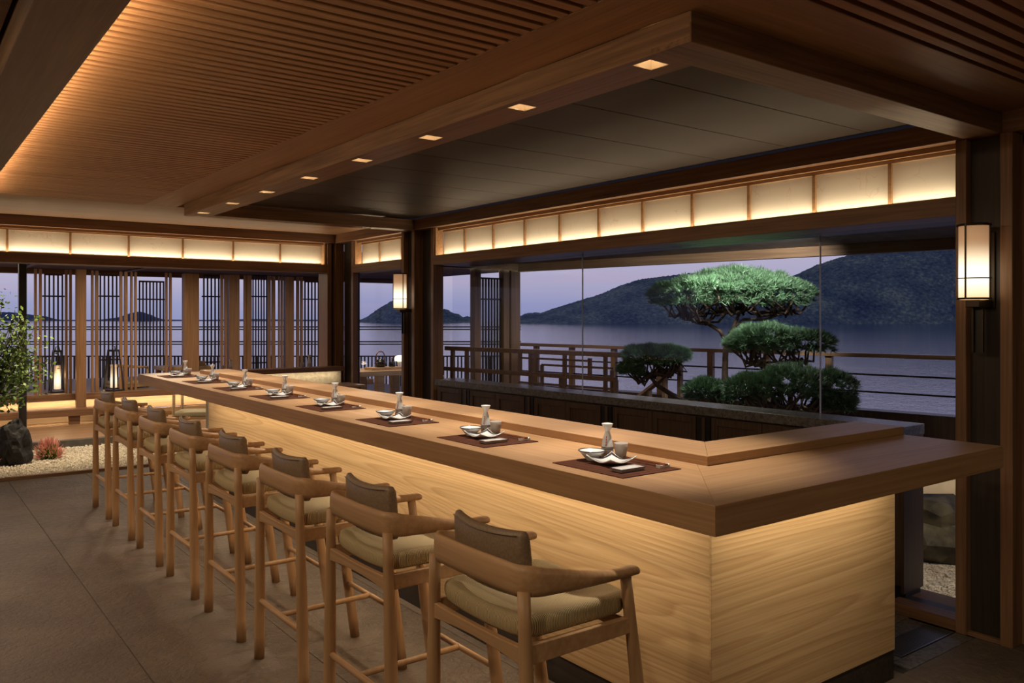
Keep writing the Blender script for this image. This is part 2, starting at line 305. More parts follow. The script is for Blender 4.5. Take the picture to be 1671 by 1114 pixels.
# ------------------------------------------------------------------ mesh helpers
class MB:
    def __init__(s): s.v = []; s.f = []; s.mi = []; s.cur = 0
    def _add(s, vs, fs):
        b = len(s.v); s.v += [tuple(p) for p in vs]; s.f += [tuple(b+i for i in f) for f in fs]; s.mi += [s.cur]*len(fs); return s
    def box(s, a, b, M=None):
        x0, x1 = sorted((a[0], b[0])); y0, y1 = sorted((a[1], b[1])); z0, z1 = sorted((a[2], b[2]))
        vs = [Vector(p) for p in ((x0, y0, z0), (x1, y0, z0), (x1, y1, z0), (x0, y1, z0), (x0, y0, z1), (x1, y0, z1), (x1, y1, z1), (x0, y1, z1))]
        if M: vs = [M @ p for p in vs]
        return s._add(vs, [(0, 3, 2, 1), (4, 5, 6, 7), (0, 1, 5, 4), (1, 2, 6, 5), (2, 3, 7, 6), (3, 0, 4, 7)])
    def loft(s, rings, cap=True, closed=False):
        n = len(rings[0]); b = len(s.v); vs = [p for r in rings for p in r]; fs = []
        k = len(rings)
        for i in range(k if closed else k-1):
            j = (i+1) % k
            for q in range(n): fs.append((i*n+q, i*n+(q+1) % n, j*n+(q+1) % n, j*n+q))
        if cap and not closed: fs.append(tuple(range(n-1, -1, -1))); fs.append(tuple((k-1)*n+q for q in range(n)))
        return s._add(vs, fs)
    def tube(s, pts, rad, n=10, cap=True):
        pts = [Vector(p) for p in pts]; rs = rad if isinstance(rad, (list, tuple)) else [rad]*len(pts); rings = []
        up = Vector((0, 0, 1))
        for i, p in enumerate(pts):
            d = (pts[min(i+1, len(pts)-1)]-pts[max(i-1, 0)]).normalized()
            if abs(d.dot(up)) > .97: up = Vector((1, 0, 0)) if abs(d.x) < .9 else Vector((0, 1, 0))
            a = d.cross(up).normalized(); c = a.cross(d)
            up = c
            rings.append([p+a*math.cos(2*math.pi*q/n)*rs[i]+c*math.sin(2*math.pi*q/n)*rs[i] for q in range(n)])
        return s.loft(rings, cap)
    def lathe(s, prof, c=(0, 0, 0), n=20, cap=True):
        rings = [[(c[0]+r*math.cos(2*math.pi*q/n), c[1]+r*math.sin(2*math.pi*q/n), c[2]+z) for q in range(n)] for r, z in prof]
        return s.loft(rings, cap)
    def grid(s, fn, nu, nv):
        vs = [fn(i/nu, j/nv) for i in range(nu+1) for j in range(nv+1)]
        return s._add(vs, [(i*(nv+1)+j, (i+1)*(nv+1)+j, (i+1)*(nv+1)+j+1, i*(nv+1)+j+1) for i in range(nu) for j in range(nv)])
    def mesh(s, name, mats, smooth=False):
        me = bpy.data.meshes.new(name); me.from_pydata(s.v, [], s.f); me.validate()
        for m in (mats if isinstance(mats, (list, tuple)) else [mats]): me.materials.append(m)
        if len(me.polygons) == len(s.mi):
            me.polygons.foreach_set('material_index', s.mi)
        me.polygons.foreach_set('use_smooth', [smooth]*len(me.polygons)); me.update()
        return me
    def build(s, name, mats, parent=None, smooth=False, bevel=0, loc=None, recalc=True):
        me = s.mesh(name, mats, smooth)
        if recalc:
            import bmesh
            bm = bmesh.new(); bm.from_mesh(me); bmesh.ops.recalc_face_normals(bm, faces=bm.faces); bm.to_mesh(me); bm.free()
        return link(name, me, parent, bevel, loc)
def link(name, me, parent=None, bevel=0, loc=None):
    o = bpy.data.objects.new(name, me); COL.objects.link(o)
    if parent: o.parent = parent
    if loc is not None: o.location = loc
    if bevel:
        md = o.modifiers.new('bevel', 'BEVEL'); md.width = bevel; md.segments = 2; md.limit_method = 'ANGLE'; md.angle_limit = math.radians(40)
    return o
def bx(name, a, b, mat, parent=None, bevel=.004):
    """box whose origin is its own lower centre"""
    c = Vector(((a[0]+b[0])/2, (a[1]+b[1])/2, min(a[2], b[2])))
    return MB().box(Vector(a)-c, Vector(b)-c).build(name, mat, parent, bevel=bevel, loc=c, recalc=False)
def tag(o, label, cat, group=None):
    o['label'] = label; o['category'] = cat
    if group: o['group'] = group
    return o
def struct(o): o['kind'] = 'structure'; return o
def empty(name, loc=(0, 0, 0), rz=0):
    o = bpy.data.objects.new(name, None); COL.objects.link(o); o.location = loc; o.rotation_euler = (0, 0, rz); o.empty_display_size = .1
    return o
def sroot(name): return struct(empty(name))
def copy_tree(o, parent=None):
    c = o.copy(); COL.objects.link(c); c.parent = parent
    for ch in list(o.children): copy_tree(ch, c)
    return c
def smoothstep(a): a = max(0, min(1, a)); return a*a*(3-2*a)

# ================================================================== FLOOR
fl = MB().box((-3.2, -2.6, -.16), (5.02, 10.03, -.012)).build('floor', plain('tile_grout', (.035, .028, .022), .9)); struct(fl)
XE = [-3.177+.722*k-.003*0 for k in range(12)]
XE = [.983+.722*(k-6) for k in range(13)]
TL = 2.166; pit = (4.045, 4.60, 2.16, 2.325)
for i in range(len(XE)-1):
    x0, x1 = XE[i]+.002, min(XE[i+1]-.002, 4.98)
    if x1 <= x0 or x1 < -3: continue
    off = 0.0 if i % 2 else TL/2
    y = -2.6-off
    while y < 10.02:
        y0, y1 = max(y+.0008, -2.6), min(y+TL-.0008, 10.02); y += TL
        if y1-y0 < .1: continue
        if x1 > pit[0] and y0 < pit[3] and y1 > pit[2]:           # tiles cut around the drain
            bx('tile', (x0, y0, -.012), (x1, pit[2]-.10, 0), FLOORM, fl, .0015); bx('tile', (x0, pit[3]+.10, -.012), (x1, y1, 0), FLOORM, fl, .0015)
            if x0 < pit[0]-.2: bx('tile', (x0, pit[2]-.097, -.012), (pit[0]-.10, pit[3]+.097, 0), FLOORM, fl, .0015)
        else: bx('tile', (x0, y0, -.012), (x1, y1, 0), FLOORM, fl, .0015)
for a, b in (((3.945, pit[2]-.097), (4.60, pit[2]-.003)), ((3.945, pit[3]+.003), (4.60, pit[3]+.097)), ((3.945, pit[2]), (pit[0]-.003, pit[3]))):
    bx('granite_strip', (*a, -.012), (*b, .0005), STONE, fl, .0015)
gr = empty('floor_drain_grate', (4.32, 2.2425, -.011)); tag(gr, 'dark steel slot grate let into the floor beside the wall post', 'grate')
MB().box((-.27, -.078, .0), (.27, .078, .002)).build('pan', VOID, gr, recalc=False)
f = MB(); f.box((-.272, -.08, 0), (-.264, .08, .0135)).box((.264, -.08, 0), (.272, .08, .0135)).box((-.264, -.08, 0), (.264, -.073, .0135)).box((-.264, .073, 0), (.264, .08, .0135)); f.build('frame', STEEL, gr, recalc=False)
bar_me = MB().box((-.0035, -.073, .003), (.0035, .073, .0125)).mesh('bar', STEEL)
for k in range(29): link('bar', bar_me, gr, loc=(-.2548+.0182*k, 0, 0))

# ================================================================== CEILING
ce = MB().box((-3.2, -2.6, 2.83), (5.12, 10.25, 2.9)).build('ceiling', DK, recalc=False); struct(ce)
ZS = 2.757
# flat bands between slats, soffit and walls
bx('ceiling_band', (1.907, 1.632, ZS), (2.21, 8.34, 2.83), CY_, ce, .003)
bx('ceiling_band', (2.21, 1.632, ZS), (4.60, 1.93, 2.83), CBX, ce, .003)
bx('ceiling_band', (.58, 8.34, ZS), (4.32, 9.95, 2.83), CBX, ce, .003)
bx('ceiling_band', (4.32, 8.34, ZS-.001), (4.60, 9.95, 2.83), CY_, ce, .003)
bx('ceiling_band', (4.36, -2.6, ZS), (4.60, 1.629, 2.83), CY_, ce, .003)
bx('ceiling_backing', (.58, -2.6, 2.805), (4.36, 8.34, 2.829), wood('slat_backing', (.075, .040, .022), (.12, .066, .036), 'X'), ce, 0)
P = .0722
slat_s = MB().box((-.66, -.0225, 0), (.66, .0225, .045)).mesh('slat', CX_); slat_l = MB().box((-1.888, -.0225, 0), (1.888, .0225, .045)).mesh('slat', CX_)
y = 8.30
while y > -.9:
    if y > 1.66: link('slat', slat_s, ce, .003, (1.246, y, ZS))
    elif y < 1.60: link('slat', slat_l, ce, .003, (2.474, y, ZS))
    y -= P
# slatted field on the far side of the deep beam
for k in range(6): bx('ceiling_board', (-3.2, -.6+1.75*k, 2.76), (.33, 1.14+1.75*k, 2.83), CBX, ce, .003)
bb = bx('trim_1', (.345, -2.6, 2.65), (.582, 9.95, 2.83), wood('deep_beam_wood', (.165, .092, .048), (.255, .15, .083), 'Y'), None, .005); struct(bb)

# soffit frame over the counter
so = sroot('trim_2')
def plank_with_holes(name, x0, x1, y0, y1, z0, z1, holes, mat, parent):
    m = MB(); ys = y0
    hx0, hx1 = holes[0][0], holes[0][1]
    m.box((x0, y0, z0), (hx0, y1, z1)); m.box((hx1, y0, z0), (x1, y1, z1))
    for _, _, a, b in holes: m.box((hx0, ys, z0), (hx1, a, z1)); ys = b
    m.box((hx0, ys, z0), (hx1, y1, z1))
    return m.build(name, mat, parent, recalc=False)
SOF = wood('soffit_beam_wood', (.125, .062, .030), (.265, .142, .072), 'Y', fine=34, contrast=.65, bump=.3); SOFX = wood('soffit_beam_wood_x', (.125, .062, .030), (.265, .142, .072), 'X', fine=34, contrast=.65, bump=.3)
HX0, HX1 = 2.246, 2.352
holes = [(HX0, HX1, y-.048, y+.048) for y in DOWN_Y]
plank_with_holes('soffit_plank', 2.211, 2.43, 1.93, 8.09, 2.65, 2.67, holes, SOF, so)
bx('soffit_fascia', (2.210, 1.93, 2.6702), (2.235, 8.09, 2.757), SOF, so, .002)
bx('soffit_inner_board', (2.41, 2.12, 2.6702), (2.43, 7.93, 2.775), SOF, so, .002)
bx('soffit_beam', (2.2105, 1.925, 2.6495), (4.60, 2.115, 2.757), SOFX, so, .004)
bx('soffit_beam', (2.43, 7.93, 2.65), (4.60, 8.10, 2.765), SOFX, so, .004)
# recessed downlights
for k, y in enumerate(DOWN_Y):
    e = empty('recessed_downlight', (2.299, y, 2.65))
    tag(e, 'square recessed downlight in the soffit beam, %s from the end by the wall lamp' % ['first', 'second', 'third', 'fourth', 'fifth', 'sixth', 'seventh', 'eighth'][k], 'downlight', 'downlights in the soffit beam over the counter')
    h = MB(); w, d, t_ = .0525, .0475, .004
    h.box((-w, -d, .0005), (-w+t_, d, .085)).box((w-t_, -d, .0005), (w, d, .085)).box((-w+t_, -d, .0005), (w-t_, -d+t_, .085)).box((-w+t_, d-t_, .0005), (w-t_, d, .085))
    h.build('housing', plain('downlight_housing%d' % k, (.66, .52, .36), .6) if k == 0 else MATS['downlight_housing0'], e, recalc=False)
    MB().lathe([(.030, .080), (.030, .084)], n=16).build('lamp', LEDM, e)
    MB().lathe([(.047, .0785), (.031, .0785), (.031, .0845), (.047, .0845)], n=16, cap=False).build('reflector_ring', BLK, e)
    spot('downlight_beam', (2.299, y, 2.722), (2.299, y, 0), 150, 52, .9, (1.0, .90, .76), .025)
# dark metal panels inside the soffit
bx('ceiling_panel_backing', (2.43, 2.115, 2.795), (4.60, 7.93, 2.81), BLK, ce, 0)
for k in range(11):
    y0 = 2.105+.535*k
    bx('ceiling_panel', (2.432, max(y0+.003, 2.118), 2.776), (4.575, min(y0+.532, 7.93), 2.79), PANEL, ce, .002)
# unseen fill lamps added to light the room, shaped as ceiling downlights
for k_i, (x, y, p) in enumerate(((-.75, 1.3, 22), (-.75, 3.6, 22), (-.75, 5.9, 24), (-.75, 8.2, 20), (1.3, -1.2, 10), (3.3, -1.2, 10))):
    e = empty('aisle_fill_fixture', (x, y, 2.755)); tag(e, 'round ceiling fill lamp added over the aisle, %s' % ['fourth from the garden', 'third from the garden', 'second from the garden', 'nearest the garden', 'behind the bar corner', 'before the dark doorway'][k_i], 'downlight', 'added aisle fill lamps')
    MB().lathe([(.085, 0), (.066, 0), (.066, .004), (.085, .004)], n=24, cap=False).build('ring', BRZ, e)
    area('aisle_fill_lamp', (x, y, 2.75), (.12, .12), p, ((0.25, 0, -1) if x < 0 else (0, .25, -1)), WARM2, spread=math.radians(120 if k_i in (2, 3) else 170))

# ================================================================== RIGHT WALL (window side)
wr = sroot('wall_right'); XW = 4.60
def post(x0, x1, y0, y1, z0, z1, mat=WZ, par=wr, nm='post'): return bx(nm, (x0, y0, z0), (x1, y1, z1), mat, par, .004)
ZB0, ZB1 = 2.65, 2.765; ZL0, ZL1 = 2.25, 2.352
bx('header_beam', (XW, 2.115, ZB0), (XW+.30, 10.1, ZB1), WY, wr, .004)
bx('header_beam', (XW, -2.6, ZB0), (XW+.50, 1.925, 2.83), WY, wr, .004)
bx('header_beam', (XW+.001, 1.925, ZB0), (XW+.30, 2.115, ZB1), WY, wr, .003)
# posts A and B with the lamp panel between
post(XW, XW+.055, 2.103, 2.160, 0, ZB0); post(XW-.002, XW+.11, 1.873, 1.934, 0, ZB0)
post(XW+.055, XW+.46, 2.118, 2.158, 0, ZB0, CAB, wr, 'window_jamb')
bx('wall_panel', (XW+.05, 1.934, .02), (XW+.07, 2.118, ZB0), DK, wr, .002)
bx('skirting', (XW+.012, 1.934, 0), (XW+.05, 2.103, .02), WY, wr, .002)
# near end of the wall: dark opening beyond post B
bx('wall_panel', (XW+.42, -2.6, 0), (XW+.46, 1.90, 2.60), DK, wr, .002)
bx('opening_head', (XW+.11, -2.6, 2.60), (XW+.46, 1.873, ZB0), LIT, wr, .003)
bx('door_jamb', (XW+.11, 1.85, 0), (XW+.46, 1.925, 2.65), WZ, wr, .003)
# far group (posts, lamp panel)
post(XW, XW+.11, 7.933, 7.995, 0, ZB0); post(XW-.0, XW+.075, 8.165, 8.222, 0, ZB0)
bx('wall_panel', (XW+.05, 7.995, .02), (XW+.07, 8.165, ZB0), DK, wr, .002)
bx('wall_panel', (XW+.108, 7.64, .0), (XW+.16, 7.95, ZB0), DK, wr, .002)
post(XW+.03, XW+.155, 7.585, 7.64, 0, ZB0, WZ, wr, 'window_jamb')
# corner
post(XW, XW+.12, 9.945, 10.06, 0, ZB0, WZ); bx('wall_panel', (XW+.12, 9.555, 0), (XW+.15, 9.945, ZB0), DK, wr, .002)
post(XW+.03, XW+.10, 9.50, 9.555, 0, ZB0, WZ, wr, 'window_jamb'); post(XW+.075, XW+.11, 8.222, 8.262, 0, ZB0, WZ, wr, 'window_jamb')
# lintels + transoms
def transom_x(y0, y1, divs, nm):
    bx('lintel', (XW+.02, y0, ZL0), (XW+.045, y1, ZL1), WY, wr, .003)
    bx('lintel_shelf', (XW+.045, y0, ZL0), (XW+(.30 if nm == 'a' else .20), y1, ZL1-.03), WY, wr, .002)
    bx('transom_rail', (XW+.14, y0, 2.605), (XW+.20, y1, ZB0), wood('transom_rail_wood_'+nm, (.30, .165, .075), (.42, .25, .125), 'Y'), wr, .002)
    R = MATS['transom_rail_wood_'+nm]; bx('transom_rail', (XW+.075, y0, 2.620), (XW+.095, y1, ZB0), R, wr, .001)
    bx('transom_rail', (XW+.14, y0, ZL1-.03), (XW+.17, y1, ZL1+.004), R, wr, .001)
    for d in divs: bx('mullion', (XW+.138, d-.011, ZL1-.028), (XW+.17, d+.011, 2.605), R, wr, .001)
    ed = [y0]+sorted(divs)+[y1]
    for a, b in zip(ed[:-1], ed[1:]): bx('shoji_pane', (XW+.155, a, ZL1-.03), (XW+.16, b, 2.605), PAPER, wr, 0)
    bx('transom_back', (XW+.20, y0, ZL1-.03), (XW+.22, y1, ZB0), WY, wr, 0)
transom_x(2.16, 7.585, [2.6035+.506*k for k in range(10)], 'a')
bx('transom_stile', (XW+.046, 7.565, ZL1-.03), (XW+.14, 7.584, ZB0), MATS['transom_rail_wood_a'], wr, .001)
transom_x(8.262, 9.50, [8.475, 9.02], 'b')
bx('transom_stile', (XW+.046, 9.48, ZL1-.03), (XW+.14, 9.499, ZB0), MATS['transom_rail_wood_b'], wr, .001)
# big window: sill, panes, joints
w1 = sroot('window_1')
bx('window_head', (XW+.30, 2.16, 2.25), (XW+.52, 7.585, 2.33), CAB, w1, .003)
bx('window_sill', (XW+.02, 2.16, .0), (XW+.14, 2.545, .062), WY, w1, .003); bx('window_track', (XW+.14, 2.16, .0), (XW+.26, 2.545, .045), BLK, w1, .002); bx('window_sill', (XW+.26, 2.16, .0), (XW+.48, 7.585, .03), CAB, w1, .003)
XG = 5.085; GA = math.radians(2.36); gp = empty('glazing', (XG, 2.162, 0), GA); gp.parent = w1
def glen(px):
    d = pray(px, 480); nx, ny = -math.sin(GA), math.cos(GA)
    # intersect the sight line with the glazing line
    den = d[0]*ny-d[1]*nx; t_ = (XG*ny-2.162*nx)/den; return (d[0]*t_-XG)*nx+(d[1]*t_-2.162)*ny
g1 = [glen(1338), glen(950)]
ed = [0, g1[0], g1[1], 5.42]
for a, b in zip(ed[:-1], ed[1:]): bx('pane', (0, a+.003, .03), (.012, b-.003, 2.25), GLASS, gp, 0)
SIL = plain('silicone_joint', (.55, .55, .6), .4)
for q in g1: bx('pane_joint', (0, q-.0026, .03), (.012, q+.0026, 2.25), SIL, gp, 0)
w2 = sroot('window_2')
bx('pane', (XW+.085, 8.264, .1), (XW+.095, 9.498, 2.25), GLASS, w2, 0)
bx('window_sill', (XW+.045, 8.262, 0), (XW+.34, 9.50, .1), CAB, w2, .003)

# ================================================================== BACK WALL (open to the garden platform)
wb = sroot('wall_back'); YB = 9.95
bx('header_beam', (.582, YB, ZB0), (4.60, YB+.30, ZB1), WX, wb, .004); bx('header_beam', (-3.2, YB, ZB0), (.345, YB+.30, ZB1), WX, wb, .004)
bx('lintel', (-3.2, YB+.02, 2.267), (4.50, YB+.045, 2.372), WX, wb, .003); bx('lintel_shelf', (-3.2, YB+.045, 2.267), (4.50, YB+.30, 2.342), WX, wb, .002)
RB = wood('transom_rail_wood_back', (.30, .165, .075), (.42, .25, .125), 'X')
bx('transom_rail', (-3.2, YB+.075, 2.622), (4.47, YB+.095, ZB0), RB, wb, .001); bx('transom_rail', (-3.2, YB+.14, 2.612), (4.49, YB+.20, ZB0), RB, wb, .002); bx('transom_rail', (-3.2, YB+.14, 2.342), (4.49, YB+.17, 2.376), RB, wb, .001)
dv = [.98+.588*k for k in range(-6, 6)]
for d in dv: bx('mullion', (d-.011, YB+.138, 2.344), (d+.011, YB+.17, 2.612), RB, wb, .001)
ed = [-3.2]+dv+[4.49]
for a, b in zip(ed[:-1], ed[1:]): bx('shoji_pane', (a, YB+.155, 2.342), (b, YB+.16, 2.612), PAPER, wb, 0)
bx('transom_back', (-3.2, YB+.20, 2.342), (4.50, YB+.22, ZB0), WX, wb, 0); bx('transom_stile', (4.47, YB+.046, 2.342), (4.489, YB+.14, ZB0), RB, wb, .001)
bx('wall_panel', (4.555, YB+.06, 0), (4.60, YB+.09, ZB0), DK, wb, 0); bx('frame_post', (4.50, YB+.02, 0), (4.555, YB+.30, 2.64), WZ, wb, .003)
struct(bx('trim_6', (-3.2, 10.035, -.1), (2.80, 10.09, .032), WX, None, .003))
wl = bx('wall_left', (-3.3, -2.6, 0), (-3.2, 10.2, 2.83), wood('wall_left_wood', D1, D2, 'Z'), None, 0); struct(wl)
wf = bx('wall_front', (-3.2, -2.7, 0), (5.06, -2.6, 2.83), wood('wall_front_wood', D1, D2, 'Z'), None, 0); struct(wf)

# ================================================================== BAR COUNTER
ba = empty('bar_counter', (0, 0, 0)); tag(ba, 'long pale wood bar counter with thick top and raised inner ledge', 'counter')
ZC, ZCB = 1.166, 1.077
XF, XI, XL = 1.868, 2.345, 2.613; YN, YNI, YNL = 1.537, 1.965, 2.205; YFAR, YFI, YFL = 8.36, 8.06, 7.82; XR = 3.69
def prism(name, poly, z0, z1, mat, parent, bevel=.0015):
    n = len(poly); vs = [(x, y, z0) for x, y in poly]+[(x, y, z1) for x, y in poly]
    m = MB(); m._add(vs, [tuple(range(n-1, -1, -1)), tuple(range(n, 2*n))]+[(i, (i+1) % n, n+(i+1) % n, n+i) for i in range(n)])
    return m.build(name, mat, parent, bevel=bevel)
XQ = XL+.02; YQ = YN+(XQ-XF); g_ = .0004                                  # boards meet in a mitre at the corner
prism('counter_top', [(XF, YN+g_), (XQ, YQ+g_), (XQ, YFAR), (XF, YFAR)], ZCB, ZC, TOPY, ba)
prism('counter_top', [(XF, YN), (XR, YN), (XR, YQ), (XQ, YQ)], ZCB, ZC, TOPX, ba)
lg_ = empty('counter_ledge', (0, 0, 0)); tag(lg_, 'raised pale wood ledge running along the inner edge of the bar', 'ledge')
prism('ledge_board', [(XI, YNI+g_), (XL, YNL+g_), (XL, YFI), (XI, YFI)], ZC, ZC+.035, TOPY, lg_, .002)
prism('ledge_board', [(XI, YNI), (XR+.01, YNI), (XR+.01, YNL), (XL, YNL)], ZC, ZC+.035, TOPX, lg_, .002)
bx('front_panel', (2.472, 2.062, .137), (2.495, 8.19, ZCB), BASEY, ba, .002); bx('side_panel', (2.4725, 2.055, .137), (3.788, 2.078, ZCB), BASEX, ba, .002); bx('side_panel', (2.4725, 8.19, .137), (2.90, 8.21, ZCB), BASEX, ba, .002)
bx('carcass', (2.495, 2.078, .137), (2.90, 8.19, ZCB), CAB, ba, 0); bx('carcass', (2.90, 2.078, .137), (3.786, 2.45, ZCB), CAB, ba, 0)
bx('plinth', (2.476, 2.059, 0), (2.90, 8.20, .1365), PL, ba, 0); bx('plinth', (2.90, 2.059, 0), (3.784, 2.45, .1365), PL, ba, 0)

# ================================================================== STOOLS
ORD = ['first', 'second', 'third', 'fourth', 'fifth', 'sixth', 'seventh', 'eighth']
def make_stool():
    r = empty('bar_stool')
    def leg(foot, top, rf, rt, bow):
        pts = []; rad = []
        for i in range(9):
            u = i/8; p = Vector(foot).lerp(Vector(top), u); p += Vector(bow)*math.sin(math.pi*u)
            pts.append(p); rad.append(rf+(rt-rf)*u+.003*math.sin(math.pi*min(1, u*1.3)))
        return MB().tube(pts, rad, 14)
    lg = {}
    for s in (-1, 1):
        leg((-.255, .28*s, 0), (-.262, .244*s, .905), .0245, .0195, (.0, 0, 0)).build('leg', STW, r, True)
        leg((.255, .256*s, 0), (.128, .262*s, .895), .0245, .0185, (.004, 0, 0)).build('leg', STW, r, True)
    def lx(front, z): return (.255-.142*z) if front else (-.255-.008*z)
    def ly(front, z): return (.256+.007*z) if front else (.28-.040*z)
    # seat aprons
    za = .722
    xf, xb, yf, yb = lx(1, za), lx(0, za), ly(1, za), ly(0, za)
    for s in (-1, 1):
        MB().loft([[(xb, s*yb-.011, .693), (xb, s*yb+.011, .693), (xb, s*yb+.011, .752), (xb, s*yb-.011, .752)], [(xf, s*yf-.011, .702), (xf, s*yf+.011, .702), (xf, s*yf+.011, .752), (xf, s*yf-.011, .752)]]).build('seat_apron', STX, r, bevel=.003)
    for x, y_, dz in ((xb, yb, 0), (xf, yf, .0)):
        rings = []
        for i in range(9):
            u = -1+i/4; b_ = .014*(1-u*u)
            rings.append([(x-.011, u*y_, .690+b_), (x+.011, u*y_, .690+b_), (x+.011, u*y_, .738+.006*u*u), (x-.011, u*y_, .738+.006*u*u)])
        MB().loft(rings).build('seat_apron', STX, r, bevel=.003)
    # footrest
    zf = .295
    MB().tube([(lx(1, zf), -ly(1, zf), zf), (lx(1, zf), ly(1, zf), zf)], .0125, 10).build('footrest', STX, r, True)
    MB().tube([(lx(0, zf), -ly(0, zf), zf), (lx(0, zf), ly(0, zf), zf)], .0135, 10).build('stretcher', STX, r, True)
    MB().tube([(lx(0, zf), 0, zf), (lx(1, zf), 0, zf)], .0125, 10).build('stretcher', STX, r, True)
    # woven seat
    x0, x1, yw = -.250, .180, .245; xc, xw = (x0+x1)/2, (x1-x0)/2
    NR, NA = 14, 56; vs = []; fs = []
    def sup(a, p=9.0):
        c, s_ = math.cos(a), math.sin(a); k = (abs(c)**p+abs(s_)**p)**(-1/p); return c*k, s_*k
    m = MB(); rings = []
    prof = [(.90, -.03), (.965, -.029), (.995, -.018), (1.008, .000), (1.002, .016), (.985, .026), (.95, .032), (.88, .032), (.75, .025), (.6, .018), (.45, .013), (.3, .010), (.15, .008), (.02, .0075)]
    for q, h in prof:
        ring = []
        for i in range(NA):
            cx, cy = sup(2*math.pi*i/NA); ux, uy = cx*q, cy*q
            sag = -.016*(1-min(1, uy*uy))*smoothstep((-ux-.55)/.5) if h > -.031 else 0
            back_dip = sag*(1 if q > .8 else .6)
            ring.append((xc+ux*xw, uy*yw, .788+h+back_dip*(1.0)))
        rings.append(ring)
    m.loft(rings, True); m.build('seat', CORD, r, True)
    # back rail with arms: U-shaped, deep at the back, slim at the arm tips
    path = []
    path += [(.1775, .262, 0), (.1765, .262, 0), (.1735, .262, 0), (.168, .262, .01)]
    for i in range(9): u = i/8; path.append((.155-.358*u, .262+.006*math.sin(math.pi*u), .03+u*.52))
    for i in range(1, 8):
        a = math.pi/2*i/8; path.append((-.203-.066*math.sin(a), .196+.066*math.cos(a), .55+.30*i/8))
    half = path + [(-.2695, .19, .88), (-.272, .12, .92), (-.274, .06, .97), (-.275, 0, 1.0)]
    full = half + [(x, -y_, t_) for x, y_, t_ in half[-2::-1]]
    rings = []
    n = len(full)
    for i, (x, y_, t_) in enumerate(full):
        a, b_ = Vector(full[max(i-1, 0)][:2]), Vector(full[min(i+1, n-1)][:2]); d = (b_-a).normalized(); nrm = Vector((-d.y, d.x))
        w = .5
        h = .027+.065*smoothstep((t_-.08)/.62); zb = .886+.002*smoothstep((t_-.2)/.5)-.004*(1-t_)
        th = .0235-.0105*smoothstep((t_-.15)*1.4)
        e_ = min(i, n-1-i)
        if e_ < 3: sc_ = (.35, .68, .90)[e_]; zb += h*(1-sc_)/2; th *= sc_; h *= sc_
        ring = []
        for q in range(12):
            an = 2*math.pi*q/12; c, s_ = math.cos(an), math.sin(an); k = (abs(c)**3.2+abs(s_)**3.2)**(-1/3.2)
            lean = -.010*(t_)*((s_*k)+1)/2
            ring.append((x+nrm.x*(th*c*k+lean*0), y_+nrm.y*th*c*k, zb+h/2+h/2*s_*k))
        rings.append(ring)
    MB().loft(rings).build('back_rail', STX, r, True)
    # padded back cushion, curved and leaning
    def cush(front, off):
        rings = []
        for u in (-1, -.985, -.955, -.9, -.75, -.6, -.45, -.3, -.15, 0, .15, .3, .45, .6, .75, .9, .955, .985, 1):
            y_ = .188*u; au = abs(u); es_ = 1 if au < .92 else (.985 if au < .97 else (.93 if au < .99 else .84))
            ring = []
            for q in range(16):
                an = 2*math.pi*q/16; c, s_ = math.cos(an), math.sin(an); k = (abs(c)**5+abs(s_)**5)**(-1/5)
                tk = .021*(1 if au < .92 else (.94 if au < .97 else (.78 if au < .99 else .45))); hh = .098*es_
                zz = .952+hh*s_*k; xx = -.222+tk*c*k-.20*(zz-.86)*.45+.030*u*u
                zz += .010*u*u*max(0, s_)
                ring.append((xx, y_, zz))
            rings.append(ring)
        return rings
    cu = MB().loft(cush(1, 0)).build('back_cushion', LEA, r, True)
    pts = []
    for i in range(17):
        u = -1+i/8; zz = .952+.090+.009*u*u; pts.append((-.222-.0206-.20*(zz-.86)*.45+.030*(.9*u)**2, .172*u, zz-.004))
    MB().tube(pts, .0016, 6).build('seam', LEA, cu, True)
    return r
stool = make_stool()
for k in range(8):
    o = stool if k == 0 else copy_tree(stool)
    o.location = (1.731, 7.912-.823*k, 0)
    end = 'nearest the gravel garden' if k == 0 else ('nearest the counter corner by the wall lamp' if k == 7 else '%s from the gravel garden' % ORD[k])
    tag(o, 'beech bar stool with taupe back cushion, %s' % end, 'bar stool', 'bar stools along the counter')

# ================================================================== PLACE SETTINGS
def lathe_obj(name, prof, mat, parent=None, n=24): return MB().lathe(prof, n=n).build(name, mat, parent, True)
mat_me = MB().box((-.142, -.183, 0), (.142, .183, .003)).mesh('placemat', MATM)
def mk_bottle():
    e = empty('sake_bottle')
    MB().lathe([(.017, 0), (.0225, .001), (.0228, .006), (.0226, .032), (.0215, .045), (.018, .066), (.0135, .084), (.0100, .094), (.0090, .099), (.0112, .105), (.0170, .116), (.0212, .1260), (.0214, .1280), (.0200, .1285), (.013, .120), (.008, .110)], n=28).build('body', CER, e, True)
    MB().lathe([(.0228, .0), (.0230, .0015), (.0232, .030), (.0230, .0325), (.0226, .0325)], n=28).build('base_glaze', CERG, e, True)
    for z in (.0335, .0395): MB().lathe([(.0226, z-.0012), (.0232, z-.001), (.0229, z+.0010), (.0222, z+.0012)], n=28).build('band', NAVY, e, True)
    mk = MB()                                                    # red brush characters down the shoulder
    for j in range(4):
        z = .078-.0095*j
        for st in ((-.5, .2, .5, .0), (-.4, -.35, .35, -.25), (0, .5, -.1, -.5), (.25, .45, .35, -.45)):
            pr = []
            for u in (0, 1):
                a = math.radians(212+ (st[0]+(st[2]-st[0])*u)*13); zz = z+(st[1]+(st[3]-st[1])*u)*.0075
                rr = .0215+(.0135-.0215)*max(0, min(1, (zz-.045)/.039))+.0006; pr.append((rr*math.cos(a), rr*math.sin(a), zz))
            mk.tube(pr, .0007, 5)
    mk.build('brush_lettering', RED, e, False)
    return e
